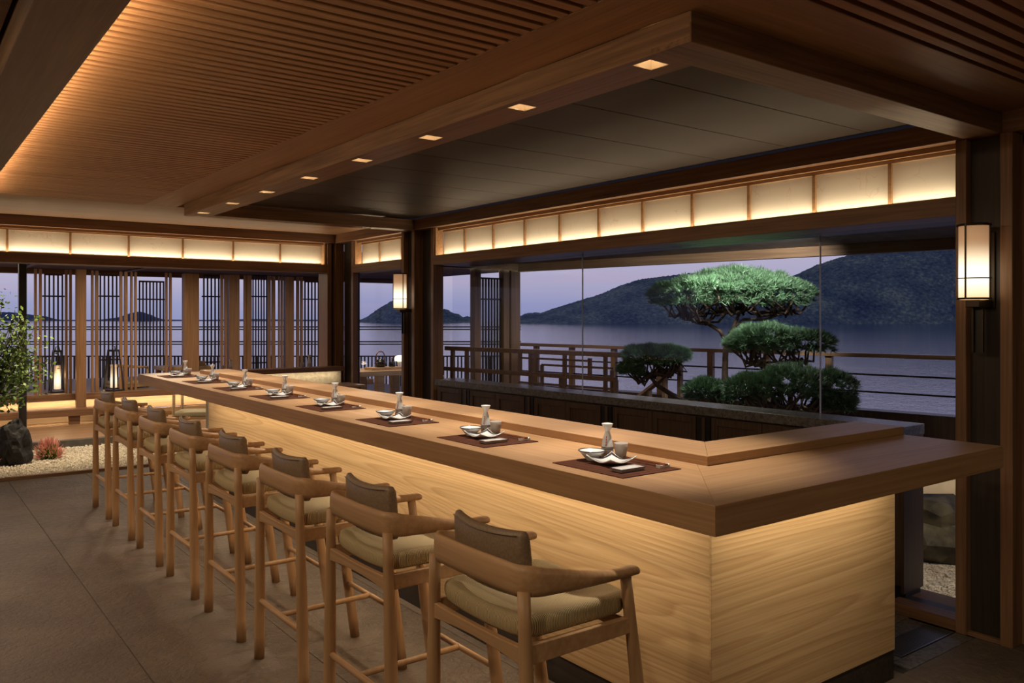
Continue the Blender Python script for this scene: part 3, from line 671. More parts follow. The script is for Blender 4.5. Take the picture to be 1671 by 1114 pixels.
def mk_cup():
    e = empty('sake_cup'); MB().lathe([(.016, 0), (.0185, .001), (.0225, .030), (.0262, .0600), (.0255, .0612), (.0240, .0600), (.0205, .030), (.0165, .005), (.002, .004)], n=28).build('body', CERG, e, True)
    return e
def mk_bowl():
    e = empty('soy_bowl'); MB().lathe([(.018, 0), (.020, .001), (.021, .005), (.034, .018), (.050, .036), (.0495, .0375), (.047, .036), (.032, .020), (.018, .008), (.002, .007)], n=32).build('body', CER, e, True)
    MB().lathe([(.0488, .0345), (.0506, .0358), (.0503, .0383), (.0485, .0383), (.0470, .0362)], n=32, cap=False).build('rim_band', NAVY, e, True)
    return e
def plate_z(u, v): return .006+.019*(abs(u*v))**1.6+.006*max(abs(u), abs(v))**2
def mk_plate():
    e = empty('square_plate'); hs = .064
    m = MB(); G = 14
    m.grid(lambda a, b: (hs*(2*a-1)*(.90+.10*abs(2*b-1)**1.5), hs*(2*b-1)*(.90+.10*abs(2*a-1)**1.5), plate_z(2*a-1, 2*b-1)), G, G)
    o = m.build('body', CER, e, True); md = o.modifiers.new('thickness', 'SOLIDIFY'); md.thickness = .004; md.offset = 0
    rim = []
    m = MB(); q = .86; pts = []
    for k in range(4):
        for i in range(10):
            t_ = -1+2*i/10; u, v = [(t_, -1), (1, t_), (-t_, 1), (-1, -t_)][k]; pts.append((u, v))
    def pp(u, v, s_): u *= s_; v *= s_; return (hs*u*(.90+.10*abs(v)**1.5), hs*v*(.90+.10*abs(u)**1.5), plate_z(u, v)+.0028)
    m.loft([[pp(u, v, .95) for u, v in pts], [pp(u, v, .82) for u, v in pts]], cap=False)
    m.build('rim_line', NAVY, e, False)
    MB().lathe([(.026, 0), (.028, .001), (.028, .006)], n=20).build('foot', CERG, e, True)
    return e
def mk_dish():
    e = empty('towel_tray'); m = MB()
    m.loft([[(sx_*.050, sy_*.022, 0) for sx_, sy_ in ((-1, -1), (1, -1), (1, 1), (-1, 1))], [(sx_*.060, sy_*.030, .012) for sx_, sy_ in ((-1, -1), (1, -1), (1, 1), (-1, 1))],
            [(sx_*.057, sy_*.027, .012) for sx_, sy_ in ((-1, -1), (1, -1), (1, 1), (-1, 1))], [(sx_*.050, sy_*.021, .006) for sx_, sy_ in ((-1, -1), (1, -1), (1, 1), (-1, 1))]])
    m.build('body', CERG, e); MB().loft([[(sx_*.0602, sy_*.0302, .0112) for sx_, sy_ in ((-1, -1), (1, -1), (1, 1), (-1, 1))], [(sx_*.0602, sy_*.0302, .0126) for sx_, sy_ in ((-1, -1), (1, -1), (1, 1), (-1, 1))], [(sx_*.0568, sy_*.0268, .0126) for sx_, sy_ in ((-1, -1), (1, -1), (1, 1), (-1, 1))]], cap=False).build('rim_line', NAVY, e)
    MB().box((-.046, -.018, .0062), (.046, .018, .0105)).build('rolled_towel', CER, e, bevel=.002)
    return e
rest_m = MB().loft([[(-.009, y_, .0), (.009, y_, .0), (.010, y_, h), (-.010, y_, h)] for y_, h in ((-.026, .012), (-.016, .0085), (0, .0075), (.016, .0085), (.026, .012))]).mesh('chopstick_rest', CER)
stick_m = MB().tube([(0, -.110, 0), (0, .110, 0)], [.0034, .0018], 6).mesh('chopstick', COPPER)
protos = {}
def place(fn, key, loc, rz=0):
    if key not in protos: protos[key] = o = fn()
    else: o = copy_tree(protos[key])
    o.location = loc; o.rotation_euler = (0, 0, rz); return o
MATY = [2.162+.8025*k for k in range(8)]
for k, y in enumerate(MATY):
    where = '%s place from the wall-lamp end' % ORD[k]; x = 2.080; Z0 = ZC; Z1 = ZC+.003
    o = link('placemat', mat_me, None, .001, (x, y, Z0)); tag(o, 'woven rust-brown placemat, %s' % where, 'placemat', 'placemats on the counter')
    o = place(mk_bottle, 'bottle', (x+.097, y+.145, Z1)); tag(o, 'white sake bottle with two dark bands, %s' % where, 'bottle', 'sake bottles on the counter')
    o = place(mk_cup, 'cup', (x+.108, y+.083, Z1)); tag(o, 'greige tapered sake cup, %s' % where, 'cup', 'cups on the counter')
    o = place(mk_bowl, 'bowl', (x+.006, y+.132, Z1)); tag(o, 'white soy bowl with navy rim, %s' % where, 'bowl', 'bowls on the counter')
    o = place(mk_plate, 'plate', (x+.008, y+.030, Z1)); tag(o, 'white square plate with upturned corners, %s' % where, 'plate', 'plates on the counter')
    o = place(mk_dish, 'dish', (x-.035, y-.098, Z1)); tag(o, 'small oblong towel tray with dark rim line, %s' % where, 'tray', 'towel trays on the counter')
    o = link('chopstick_rest', rest_m, None, .001, (x+.108, y-.128, Z1)); o.rotation_euler.z = math.pi/2; tag(o, 'white chopstick rest, %s' % where, 'chopstick rest', 'chopstick rests on the counter')
    for q in (0, 1):
        o = link('chopstick', stick_m, None, 0, (x+.103+.010*q, y-.035, Z1+.0115)); tag(o, 'dark chopstick %s, %s' % (('lying towards the stools', 'lying towards the ledge')[q], where), 'chopstick', 'chopsticks on the counter')
# ================================================================== STONE-TOPPED BACK COUNTER
sc = empty('back_counter', (4.778, 2.547, 0), math.radians(2.36)); tag(sc, 'dark granite back counter below the big window', 'counter')
LEN = 4.93
bx('stone_top', (0, 0, .985), (.285, LEN, 1.05), STONE, sc, .004)
bx('carcass', (.035, .006, .10), (.262, LEN-.01, .985), CAB, sc, 0); bx('toe_kick', (.06, .01, 0), (.25, LEN-.02, .10), BLK, sc, 0); bx('end_panel', (.018, -.0, .06), (.268, .016, .985), CAB, sc, .002)
yy = LEN-.04
for unit in range(5):
    for d in range(2 if unit else 1):
        y1 = yy; y0 = yy-.42
        if y0 < .03: break
        dr = empty('door', (.035, (y0+y1)/2, .12)); dr.parent = sc; w = (y1-y0)/2-.002
        MB().box((-.008, -w+.05, .05), (-.001, w-.05, .80)).build('door_panel', CAB, dr, recalc=False)
        m = MB(); m.box((-.018, -w, 0), (0, -w+.05, .85)).box((-.018, w-.05, 0), (0, w, .85)).box((-.018, -w+.05, 0), (0, w-.05, .05)).box((-.018, -w+.05, .80), (0, w-.05, .85)); m.build('door_frame', CAB, dr, bevel=.002, recalc=False)
        yy = y0
    if yy > .25:
        bx('gap_strip', (.02, yy-.055, .12), (.035, yy-.012, .97), BLK, sc, 0); bx('stile', (.012, yy-.085, .12), (.035, yy-.057, .97), CAB, sc, .002); bx('gap_strip', (.02, yy-.125, .12), (.035, yy-.087, .97), BLK, sc, 0); yy -= .14

# ================================================================== WALL LAMPS
def make_sconce():
    e = empty('wall_lamp')
    MB().lathe([(.066, -.195), (.072, -.19), (.072, .185), (.066, .19)], n=32).build('shade', SHADE, e, True)
    for z, h in ((.190, .012), (-.085, .006), (-.190, .010)):
        MB().lathe([(.078, z-h/2), (.081, z-h/2), (.081, z+h/2), (.078, z+h/2), (.078, z-h/2)], n=32, cap=False).build('hoop', BRZ, e, True)
    for k in range(4):
        a = math.radians(176+90*k); MB().box((.0785, -.004, -.195), (.084, .004, .197), Matrix.Rotation(a, 4, 'Z')).build('cage_rod', BRZ, e, recalc=False)
    MB().lathe([(.0, .19), (.078, .19), (.078, .194), (0, .194)], n=32).build('top_cap', BRZ, e)
    MB().box((-.02, -.035, -.235), (.125, .035, -.196)).build('bracket', BRZ, e, bevel=.003, recalc=False)
    for s in (-1, 1): MB().box((.035, s*.024-.005, -.47), (.05, s*.024+.005, -.235)).build('bracket_rod', BRZ, e, recalc=False)
    MB().box((.05, -.02, -.47), (.058, .02, -.235)).build('bracket_plate', BLK, e, recalc=False)
    MB().box((.13, -.045, -.24), (.145, .045, .16)).build('back_plate', BRZ, e, bevel=.002, recalc=False)
    return e
sc1 = make_sconce(); sc1.location = (4.505, 2.020, 1.985); tag(sc1, 'cylindrical glowing wall lamp in a bronze cage beside the big window end', 'wall lamp', 'caged wall lamps')
sc2 = copy_tree(sc1); sc2.location = (4.505, 8.085, 1.985); tag(sc2, 'cylindrical glowing wall lamp on the far posts beside the small window', 'wall lamp', 'caged wall lamps')

# ================================================================== BONSAI GARDEN OUTSIDE THE WINDOW
gb = bx('garden_bed', (5.1, -1.0, -.12), (8.2, 8.05, -.02), plain('garden_soil', (.05, .04, .03), .95), None, 0); struct(gb)
def pebbles(name, x0, x1, y0, y1, z, n, r, mat, seed, amp=None, clear=()):
    rnd = random.Random(seed); m = MB(); base = [(1, 0, 0), (0, 1, 0), (-1, 0, 0), (0, -1, 0), (0, 0, .75), (0, 0, -.75)]; fs = [(0, 1, 4), (1, 2, 4), (2, 3, 4), (3, 0, 4), (1, 0, 5), (2, 1, 5), (3, 2, 5), (0, 3, 5)]
    for _ in range(n):
        px_, py_ = rnd.uniform(x0, x1), rnd.uniform(y0, y1)
        if any((px_-a)**2+(py_-b)**2 < q*q for a, b, q in clear): continue
        c = Vector((px_, py_, z+rnd.uniform(-.2, .5)*r+(amp(rnd.random()) if amp else 0))); s = r*rnd.uniform(.6, 1.25); R = Matrix.Rotation(rnd.uniform(0, 6.3), 3, Vector((rnd.uniform(-1, 1), rnd.uniform(-1, 1), rnd.uniform(-1, 1))))
        m._add([c+R @ (Vector(p)*s) for p in base], fs)
    return m.build(name, mat, None, False, recalc=False)
pg = bx('gravel_base', (5.1, 1.6, -.02), (6.7, 3.6, -.004), GRAV, None, 0); struct(pg); pg.name = 'garden_ground'
o = pebbles('gravel', 5.1, 6.4, 2.0, 3.3, .0, 5200, .017, GRAV, 3, clear=((5.98, 2.98, .31), (6.45, 2.72, .2))); o['kind'] = 'stuff'; tag(o, 'pale gravel outside the window beside the mossy boulder', 'gravel')
def boulder(name, loc, size, seed, mat, sub=3):
    import bmesh
    bm = bmesh.new(); bmesh.ops.create_icosphere(bm, subdivisions=sub, radius=1)
    for v in bm.verts:
        n_ = v.co.normalized(); q = n_*1.3+Vector((seed*3.1, seed, 0)); d = 1+.30*mnoise.noise(q)+.14*mnoise.noise(q*2.7)+.06*mnoise.noise(q*6)
        cell = mnoise.voronoi(q*1.2)[0][0]; d += .22*(cell-.3)
        d += .07*abs(mnoise.noise(q*9)); v.co = Vector((n_.x*size[0], n_.y*size[1], n_.z*size[2]))*d
        if v.co.z < -size[2]*.45: v.co.z = -size[2]*.45
    me = bpy.data.meshes.new(name); bm.to_mesh(me); bm.free(); me.materials.append(mat)
    o = link(name, me, None, 0, loc); return o
b1 = boulder('boulder', (5.98, 2.98, .13), (.26, .34, .29), 4, ROCKM); tag(b1, 'mossy brown boulder on the gravel outside the window', 'boulder', 'garden boulders')
b2 = boulder('boulder', (6.45, 2.72, .10), (.15, .18, .22), 6, ROCKM); tag(b2, 'smaller mossy boulder behind the larger one outside the window', 'boulder', 'garden boulders')
# garden wall and terrace rail along the (slightly turned) terrace edge
TA, TB = Vector((6.07, 8.0, 0)), Vector((7.10, 1.75, 0)); tdir = (TA-TB).normalized(); tang = math.atan2(tdir.x, tdir.y)
te = empty('garden_wall', TB, -tang); struct(te); TL_ = (TA-TB).length
bx('wall_body', (0.02, -.4, -.1), (.16, TL_+.25, .52), PLAST, te, 0); bx('wall_board', (0, -.4, .52), (.19, TL_+.3, .895), CAB, te, .004)
tr = empty('terrace_railing', (TB.x, TB.y, .895), -tang); tag(tr, 'long wooden terrace railing with thin metal mid rails above the garden wall', 'railing')
bx('top_rail', (.03, -.5, .455), (.13, TL_+.15, .490), TERR, tr, .003)
for z in (.155, .305): MB().tube([(.08, -.5, z), (.08, TL_+.12, z)], .008, 8).build('mid_rail', BRZ, tr, True)
for y_ in (.35, 1.42, 2.55, 3.15, 3.75, 4.35, 4.95, 5.55, 6.1): bx('post', (.055, y_-.03, 0), (.105, y_+.03, .455), TERZ, tr, .003)
# inner fence panel with offset grid, and the stair handrail
FA, FB = Vector((4.985, 7.75, 0)), Vector((5.385, 5.36, 0)); fdir = (FB-FA).normalized()
fn = empty('garden_fence', FA, math.atan2(fdir.y, fdir.x)); tag(fn, 'open wooden grid fence standing between the window and the terrace railing', 'fence')
def fl_(px):
    d = pray(px, 500); den = d[0]*fdir.y-d[1]*fdir.x; t_ = (FA.x*fdir.y-FA.y*fdir.x)/den
    return (d[0]*t_-FA.x)*fdir.x+(d[1]*t_-FA.y)*fdir.y
for z, h, a, b, w in ((1.352, .045, 728, 1012, .05), (1.125, .042, 724, 1006, .04), (1.285, .018, 850, 962, .02), (1.225, .020, 884, 1000, .02), (1.035, .020, 846, 1004, .02), (.93, .03, 728, 1006, .03)):
    bx('fence_rail', (fl_(a), -w/2, z-h/2), (fl_(b), w/2, z+h/2), TERR, fn, .002)
for a, b, z0, z1 in ((737, 741, 0, 1.33), (760, 763.5, 0, 1.33), (847, 850.5, 1.13, 1.33), (864, 868.5, 0, 1.33), (874, 877, 1.13, 1.33), (883, 886, 0, 1.225), (913.5, 916.5, 0, 1.11), (919.5, 923.5, 0, 1.33), (960.5, 964.5, 1.13, 1.31), (986, 990, 0, 1.33), (997, 1000, 0, 1.21), (1002, 1007.5, 0, 1.12)):
    bx('fence_post', (fl_(a), -.018, z0), (fl_(b), .018, z1), TERZ, fn, .002)
sh = empty('stair_handrail', (6.35, 4.9, 0)); tag(sh, 'sloping wooden stair handrail behind the small leaning pine', 'handrail')
pA, pB = at_depth(1042, 648, 8.2), at_depth(1112, 592, 8.0); lo = Vector((6.35, 4.9, 0))
MB().tube([pA-lo, pB-lo], .026, 4).build('rail', TERR, sh); 
for u in (.25, .62, .97): q = pA.lerp(pB, u)-lo; MB().box((q.x-.02, q.y-.02, 0), (q.x+.02, q.y+.02, q.z-.015)).build('post', TERZ, sh, recalc=False)
# terrace roof: ceiling boards and eave
tf = sroot('trim_3')
m = MB(); E1, E2 = TA+tdir*.25, TB-tdir*2.2
m.loft([[(4.9, E1.y, 2.42), (E1.x, E1.y, 2.335), (E1.x, E1.y, 2.42), (4.9, E1.y, 2.50)], [(4.9, E2.y, 2.42), (E2.x, E2.y, 2.335), (E2.x, E2.y, 2.42), (4.9, E2.y, 2.50)]]); m.build('eave_soffit', ROOFM, tf)
ef = empty('eave_fascia', (TB.x, TB.y, 0), -tang); ef.parent = tf; bx('fascia_board', (-.03, -2.2, 2.243), (.05, TL_+.25, 2.335), TERR, ef, .003)
# terrace end screen (far left of the window)
es = empty('terrace_screen', (4.95, 8.02, 0)); tag(es, 'tall wooden screen with fine vertical bars closing the terrace end', 'screen')
def ex(px): return on_y(px, 500, 8.02).x-4.95
bx('head_beam', (ex(716), -.06, 2.26), (ex(846), .06, 2.34), TERR, es, .003)
for a, b in ((771, 781), (818, 827), (830.5, 845)): bx('post', (ex(a), -.05, 0), (ex(b), .05, 2.26), TERZ, es, .003)
bx('lattice_rail', (ex(782), -.012, 2.145), (ex(818), .012, 2.165), LATT, es, 0); bx('lattice_rail', (ex(781), -.012, 1.90), (ex(818), .012, 1.918), LATT, es, 0); bx('lattice_rail', (ex(781), -.012, .60), (ex(818), .012, .62), LATT, es, 0)
for k in range(8): xx = ex(783.2+4.75*k); bx('lattice_bar', (xx-.010, -.01, .5), (xx+.010, .01, 2.145), LATT, es, 0)
dk = bx('terrace_deck', (4.75, 8.2, -.12), (9.5, 18.6, .10), wood('terrace_deck_wood', (.10, .06, .035), (.17, .105, .062), 'X'), None, 0); struct(dk)

# ---- pines
def needle_pad(center, rx, ry, rz, n, rnd, m, nl=.064):
    for _ in range(n):
        a = rnd.uniform(0, 2*math.pi); q = math.sqrt(rnd.random())
        dx, dy = math.cos(a)*q, math.sin(a)*q; top = math.sqrt(max(0, 1-q*q)); lump = .34*mnoise.noise(Vector((center[0]+dx*rx*1.0, center[1]+dy*ry, 0))*7)
        low = rnd.random() < .22
        z = (top*(.75+lump)+.1) if not low else rnd.uniform(-.25, .1)
        c = Vector((center[0]+dx*rx, center[1]+dy*ry, center[2]+z*rz))
        out = Vector((dx*.8, dy*.8, .25+top*.9)).normalized()
        if low: out = Vector((dx, dy, .15)).normalized()
        for k in range(11):
            d = (out+Vector((rnd.gauss(0, .55), rnd.gauss(0, .55), rnd.gauss(0, .45)))).normalized(); L = nl*rnd.uniform(.7, 1.2)
            s = d.cross(Vector((rnd.uniform(-1, 1), rnd.uniform(-1, 1), rnd.uniform(-1, 1)))).normalized()*.0038
            t_ = d.cross(s).normalized()*.0038
            m._add([c+s, c-s*.5+t_, c-s*.5-t_, c+d*L], [(0, 1, 3), (1, 2, 3), (2, 0, 3)])
def branchlets(m, start, pads, rnd, n, r0=.014):
    for (c, rx, ry, rz) in pads:
        for _ in range(n):
            a = rnd.uniform(0, 6.28); q = math.sqrt(rnd.uniform(.05, .8)); e = Vector((c[0]+rx*q*math.cos(a), c[1]+ry*q*math.sin(a), c[2]+rz*.05))
            s = Vector(start(c, rnd)); mid = s.lerp(e, .45)+Vector((rnd.gauss(0, .04), rnd.gauss(0, .04), -.06-rnd.uniform(0, .05))); m2 = s.lerp(e, .8)+Vector((rnd.gauss(0, .03), rnd.gauss(0, .03), -.02))
            m.tube([s, mid, m2, e], [r0, r0*.75, r0*.55, r0*.3], 6)
def pine(label, base, trunk, pads, hubs, seed, dens=620, nb=12):
    rnd = random.Random(seed); e = empty('garden_pine', base); tag(e, label, 'pine', 'clipped pines in the window garden'); B = Vector(base)
    m = MB()
    for pts, rs in trunk: m.tube([Vector(p)-B for p in pts], rs, 9)
    for h, pl in hubs:
        h = Vector(h)-B
        branchlets(m, lambda c, r_: h+Vector((r_.gauss(0, .02), r_.gauss(0, .02), r_.gauss(0, .01))), [(tuple(Vector(p[0])-B), *p[1:]) for p in pl], rnd, nb)
    m.build('trunk', BARK, e, True, recalc=False)
    fm = MB()
    for c, rx, ry, rz in pads: needle_pad(tuple(Vector(c)-B), rx, ry, rz, int(dens*2.0*max(.12, rx*ry*1.1)/.36), rnd, fm)
    o = fm.build('needles', NEED, e, False, recalc=False); o['kind'] = 'stuff'
DP = 7.30
def tp(x, y, d=DP): return at_depth(x, y, d)
lp = DP/FPX
# main pine
rot = TH
main_pads = [(tp(1165, 486), .50, .44, .21), (tp(1235, 483), .46, .40, .20), (tp(1275, 490), .27, .30, .17), (tp(1110, 490), .26, .28, .15), (tp(1200, 470), .40, .36, .17)]
h1, h2, h3 = tp(1125, 512), tp(1208, 505), tp(1285, 507)
trunk = [([tp(1185, 660), tp(1183, 610), tp(1184, 575), tp(1184, 556)], [.034, .028, .025, .022]), ([tp(1184, 556), tp(1175, 540), tp(1150, 525), h1], [.020, .017, .015, .012]),
         ([tp(1184, 556), tp(1196, 535), tp(1205, 515), h2], [.020, .017, .014, .011]), ([tp(1196, 535), tp(1214, 521), tp(1250, 521), h3], [.015, .013, .013, .011])]
bse = tp(1185, 660); bse.z = -.02; trunk.insert(0, ([bse, tp(1186, 700), tp(1185, 660)], [.05, .042, .034]))
pine('tall clipped pine with a broad flat crown lit from above', bse, trunk, main_pads, [(h1, [main_pads[0], main_pads[3]]), (h2, [main_pads[4], main_pads[0]]), (h3, [main_pads[1], main_pads[2]]), (tp(1150, 525), [main_pads[0]])], 11)
# middle pine
pm = [(tp(1248, 561, 7.0), .29, .28, .16), (tp(1312, 566, 7.0), .22, .24, .13), (tp(1222, 566, 7.0), .16, .2, .10)]
b_ = tp(1290, 660, 7.0); b_.z = -.02
pine('mid-height clipped pine right of the tall trunk', b_, [([b_, tp(1290, 640, 7.0), tp(1308, 592, 7.0)], [.03, .024, .016]), ([tp(1290, 640, 7.0), tp(1240, 592, 7.0)], [.02, .013])], pm, [(tp(1308, 588, 7.0), [pm[1], pm[0]]), (tp(1240, 590, 7.0), [pm[0], pm[2]])], 12, nb=9)
# low right pine
pr = [(tp(1290, 636, 6.40), .30, .28, .18), (tp(1345, 640, 6.40), .21, .24, .16), (tp(1230, 640, 6.40), .2, .22, .13), (tp(1362, 662, 6.40), .12, .15, .09)]
b_ = tp(1300, 700, 6.40); b_.z = -.02
pine('low spreading pine mound closest to the granite top', b_, [([b_, tp(1300, 680, 6.40), tp(1300, 662, 6.40)], [.04, .034, .022])], pr, [(tp(1300, 664, 6.40), pr), (tp(1262, 668, 6.40), [pr[0], pr[2]])], 13, nb=9)
pl_ = [(tp(1152, 644, 6.95), .19, .15, .12), (tp(1205, 648, 6.95), .17, .14, .10)]
b_ = tp(1180, 690, 6.95); b_.z = -.02
pine('small dark pine mound at the foot of the tall trunk', b_, [([b_, tp(1180, 680, 6.95), tp(1175, 664, 6.95)], [.03, .024, .016])], pl_, [(tp(1176, 662, 6.95), pl_)], 14, nb=8)
# leaning pine on the left
pq = [(tp(1050, 588, 7.34), .168, .17, .125), (tp(1082, 586, 7.34), .147, .16, .11), (tp(1030, 606, 7.34), .08, .1, .05), (tp(1108, 582, 7.34), .07, .08, .05)]
b_ = tp(1128, 660, 7.34); b_.z = -.02
pine('small leaning pine with a bare curved trunk over the granite top', b_, [([b_, tp(1122, 655, 7.34), tp(1095, 643, 7.34), tp(1072, 628, 7.34), tp(1058, 610, 7.34)], [.03, .027, .023, .019, .013]), ([tp(1072, 628, 7.34), tp(1095, 603, 7.34)], [.013, .008])], pq, [(tp(1058, 609, 7.34), pq[:3]), (tp(1094, 603, 7.34), [pq[1], pq[3]])], 15, nb=8)
spot('pine_spot', (5.32, 3.85, 2.36), tuple(tp(1215, 452)), 135, 84, .7, (1.0, .98, .88), .03)
spot('pine_spot_low', (5.32, 4.5, 2.36), tuple(tp(1170, 600, 6.8)), 95, 105, .9, (1.0, .98, .88), .03)
spot('terrace_fill_spot', (5.25, 6.3, 2.37), (5.6, 6.9, .6), 26, 120, .9, WARM2, .04)  # unseen spot added under the eave to lighten railing and terrace
spot('boulder_spot', (5.2, 2.3, 2.2), (5.6, 2.55, 0), 80, 46, .7, WARM2, .03)

# ================================================================== GARDEN, STEP AND TATAMI PLATFORM BEYOND THE BACK WALL
gg = bx('garden_ground_back', (-6.0, 10.09, -.12), (3.4, 12.13, -.004), GRAV, None, 0); struct(gg)
o = pebbles('gravel', -.2, 2.75, 10.12, 12.10, .004, 9000, .016, GRAV, 5, clear=((1.12, 11.12, .17), (1.53, 11.30, .06), (.80, 10.90, .06), (.86, 11.3, .05))); o['kind'] = 'stuff'; tag(o, 'pale gravel bed around the black rock and pink sedge', 'gravel')
st = sroot('trim_4'); bx('step_edge', (-6.0, 12.13, -.1), (5.2, 12.25, .094), plain('step_dark', (.075, .065, .055), .5, noise=.2), st, .004)
wd = struct(empty('deck_floor'))
for k in range(9): bx('floorboard', (-6.0, 12.252+.29*k, .03), (5.2, 12.252+.29*k+.287, .094), DECKW, wd, .002)
bx('walkway_floor', (3.4, 10.09, -.1), (4.75, 12.13, .0), FLOORM, wd, 0)
pf = struct(empty('tatami_platform'))
bx('tread_board', (-6, 13.86, .222), (2.66, 14.42, .318), WX, pf, .004); bx('tread_riser', (-6, 14.30, .094), (5.2, 14.34, .222), LIT, pf, 0)
bx('platform_riser', (-6, 14.48, .22), (5.2, 14.52, .42), LIT, pf, 0); bx('platform_edge', (-6, 14.30, .420), (7.4, 14.36, .519), WX, pf, .004); bx('platform_edge_return', (-6, 14.36, .42), (7.4, 14.48, .43), WX, pf, 0)
TAT = wood('platform_floor_wood', (.20, .125, .07), (.31, .205, .12), 'X', rough=.5)
for k in range(6): bx('platform_board', (-6, 14.361+.56*k, .431), (7.4, 14.361+.56*k+.557, .519), TAT, pf, .002)
for px in (121.5, 173.0): c = on_y(px, 690, 13.92); bx('tread_leg', (c.x-.075, 13.90, .094), (c.x+.075, 14.0, .222), WX, pf, .003)
bx('eave_slab', (-6, 10.30, 2.52), (9.0, 16.3, 2.58), ROOFM, sroot('trim_5'), 0)
tb5 = bpy.data.objects['trim_5']; bx('eave_beam', (-6, 16.0, 2.43), (9.0, 16.14, 2.52), WX, tb5, .004)
for k in range(4): bx('eave_rafter', (-1.5+1.6*k, 10.31, 2.49), (-1.42+1.6*k, 16.0, 2.52), WY, tb5, .002)
bp = bx('steel_post', on_y(30, 700, 12.19)-Vector((0, .05, on_y(30, 700, 12.19).z+.0)), on_y(43, 700, 12.19)+Vector((0, .05, 2.52-on_y(43, 700, 12.19).z)), BLK, None, .004)
tag(bp, 'slim dark steel post rising behind the black rock', 'post')

# timber posts and lattices of the platform
PW = wood('platform_post_wood', (.22, .115, .052), (.36, .20, .10), 'Z')
def tpost(x0, x1, Y, z0, label, z1=2.43, dep=.1, grp='timber posts of the platform'):
    a, b = on_y(x0, 500, Y).x, on_y(x1, 500, Y).x
    return tag(bx('timber_post', (a, Y, z0), (b, Y+dep, z1), PW, None, .003), label, 'post', grp)
tpost(124.5, 141, 14.20, .319, 'broad timber post standing on the platform tread behind the first stools', dep=.095)
tpost(301, 325, 14.40, .520, 'broad timber post beside the open gap in the screens', dep=.16)
tpost(374.5, 391, 14.40, .520, 'broad timber post second right of the open gap', dep=.14)
tpost(403.5, 411, 14.40, .520, 'narrow timber post between two broad ones', dep=.14)
tpost(467, 480, 14.40, .520, 'broad timber post left of the last lattice panel', dep=.14)
pairs = [(56, 60.5, 64, 68.5), (106.5, 110.5, 113.5, 117.5), (149, 153, 155.5, 161), (195.5, 200, 203, 208.5), (213.2, 216.8, 219.8, 223.5), (270.3, 273.8, 276.8, 280.5), (360.5, 364.5, 366.5, 371), (398.5, 400.8, 400.9, 402.6), (438, 442, 444, 449.5), (455, 457, 459, 462), (484.5, 488.5, 491, 494.5)]
DIVL = ['between the leafy tree and the first lattice', 'between the first lattice and the broad tread post', 'just right of the broad tread post', 'right of the second black lantern', 'left of the lattice over the low armchair', 'left of the open gap', 'right of the lattice by the open gap', 'squeezed between two broad posts', 'right of the half hidden lattice', 'left of the post by the last lattice', 'touching the lattice nearest the corner post']
for k, (a, b, c, d) in enumerate(pairs):
    Y = 14.42
    e = empty('slatted_divider', (on_y(a, 500, Y).x, Y, .519)); tag(e, 'pair of slim upright timbers %s' % DIVL[k], 'divider', 'slim timber pairs on the platform')
    x0 = on_y(a, 500, Y).x
    for p, q in ((a, b), (c, d)): bx('upright', (on_y(p, 500, Y).x-x0, 0, 0), (on_y(q, 500, Y).x-x0, .05, 2.43-.519), PW, e, .002)
def lattice(x0, x1, ytop, ybot, Y, nb, label, rails):
    a, b = on_y(x0, 500, Y).x, on_y(x1, 500, Y).x; zt = on_y(x0, ytop, Y).z; zb = .520; zv = max(0, on_y(x0, ybot, Y).z-zb); zv = 0 if zv < .12 else zv
    e = empty('lattice_screen', ((a+b)/2, Y, zb)); tag(e, label, 'lattice screen', 'dark lattice screens on the platform'); w = (b-a)/2; bw = w/nb*.42
    bx('head_rail', (-w, -.01, zt-zb-.03), (w, .015, zt-zb), LATT, e, 0)
    for k in range(nb): xx = -w+bw+(2*w-2*bw)*k/(nb-1); bx('lattice_bar', (xx-bw, -.012, 0 if k in (0, nb-1) else zv), (xx+bw, .012, zt-zb-.03), LATT, e, 0)
    for y_ in rails: z = on_y(x0, y_, Y).z-zb; bx('cross_rail', (-w-.03, -.016, z-.012), (w+.03, -.0125, z+.012), LATT, e, 0)
lattice(72, 103, 446, 632, 15.4, 5, 'dark lattice panel behind the tall black lantern', (483, 581.5, 592))
lattice(162.5, 191.5, 447, 626, 15.4, 5, 'dark lattice panel behind the second black lantern', (483, 587))
lattice(226.5, 268, 457.5, 612, 15.72, 8, 'dark lattice panel over the low armchair', (488, 581.5))
lattice(331.5, 358, 448, 603, 15.4, 5, 'dark lattice panel right of the broad post by the open gap', (483.5, 591))
lattice(412, 436, 448, 612, 15.4, 6, 'dark lattice panel half hidden by close timbers', (483.5, 592))
lattice(496.5, 531.5, 458, 603, 15.6, 7, 'dark lattice panel nearest the corner post', (488, 581.5))
# lanterns
def make_lantern():
    e = empty('floor_lantern')
    MB().box((-.115, -.115, 0), (.115, .115, .025)).build('base', BLK, e, bevel=.003, recalc=False)
    for sx_ in (-1, 1):
        for sy_ in (-1, 1): MB().loft([[(sx_*.10+a, sy_*.10+b, .025) for a, b in ((-.012, -.012), (.012, -.012), (.012, .012), (-.012, .012))], [(sx_*.055+a, sy_*.055+b, .62) for a, b in ((-.010, -.010), (.010, -.010), (.010, .010), (-.010, .010))]]).build('frame_leg', BLK, e)
    MB().box((-.066, -.066, .60), (.066, .066, .63)).build('cap', BLK, e, bevel=.004, recalc=False)
    MB().tube([(-.03, 0, .63), (-.02, 0, .68), (.02, 0, .68), (.03, 0, .63)], .008, 6).build('handle', BLK, e, True)
    MB().lathe([(.045, .05), (.05, .055), (.045, .40), (.04, .405)], n=18).build('shade', LSHADE, e, True)
    return e
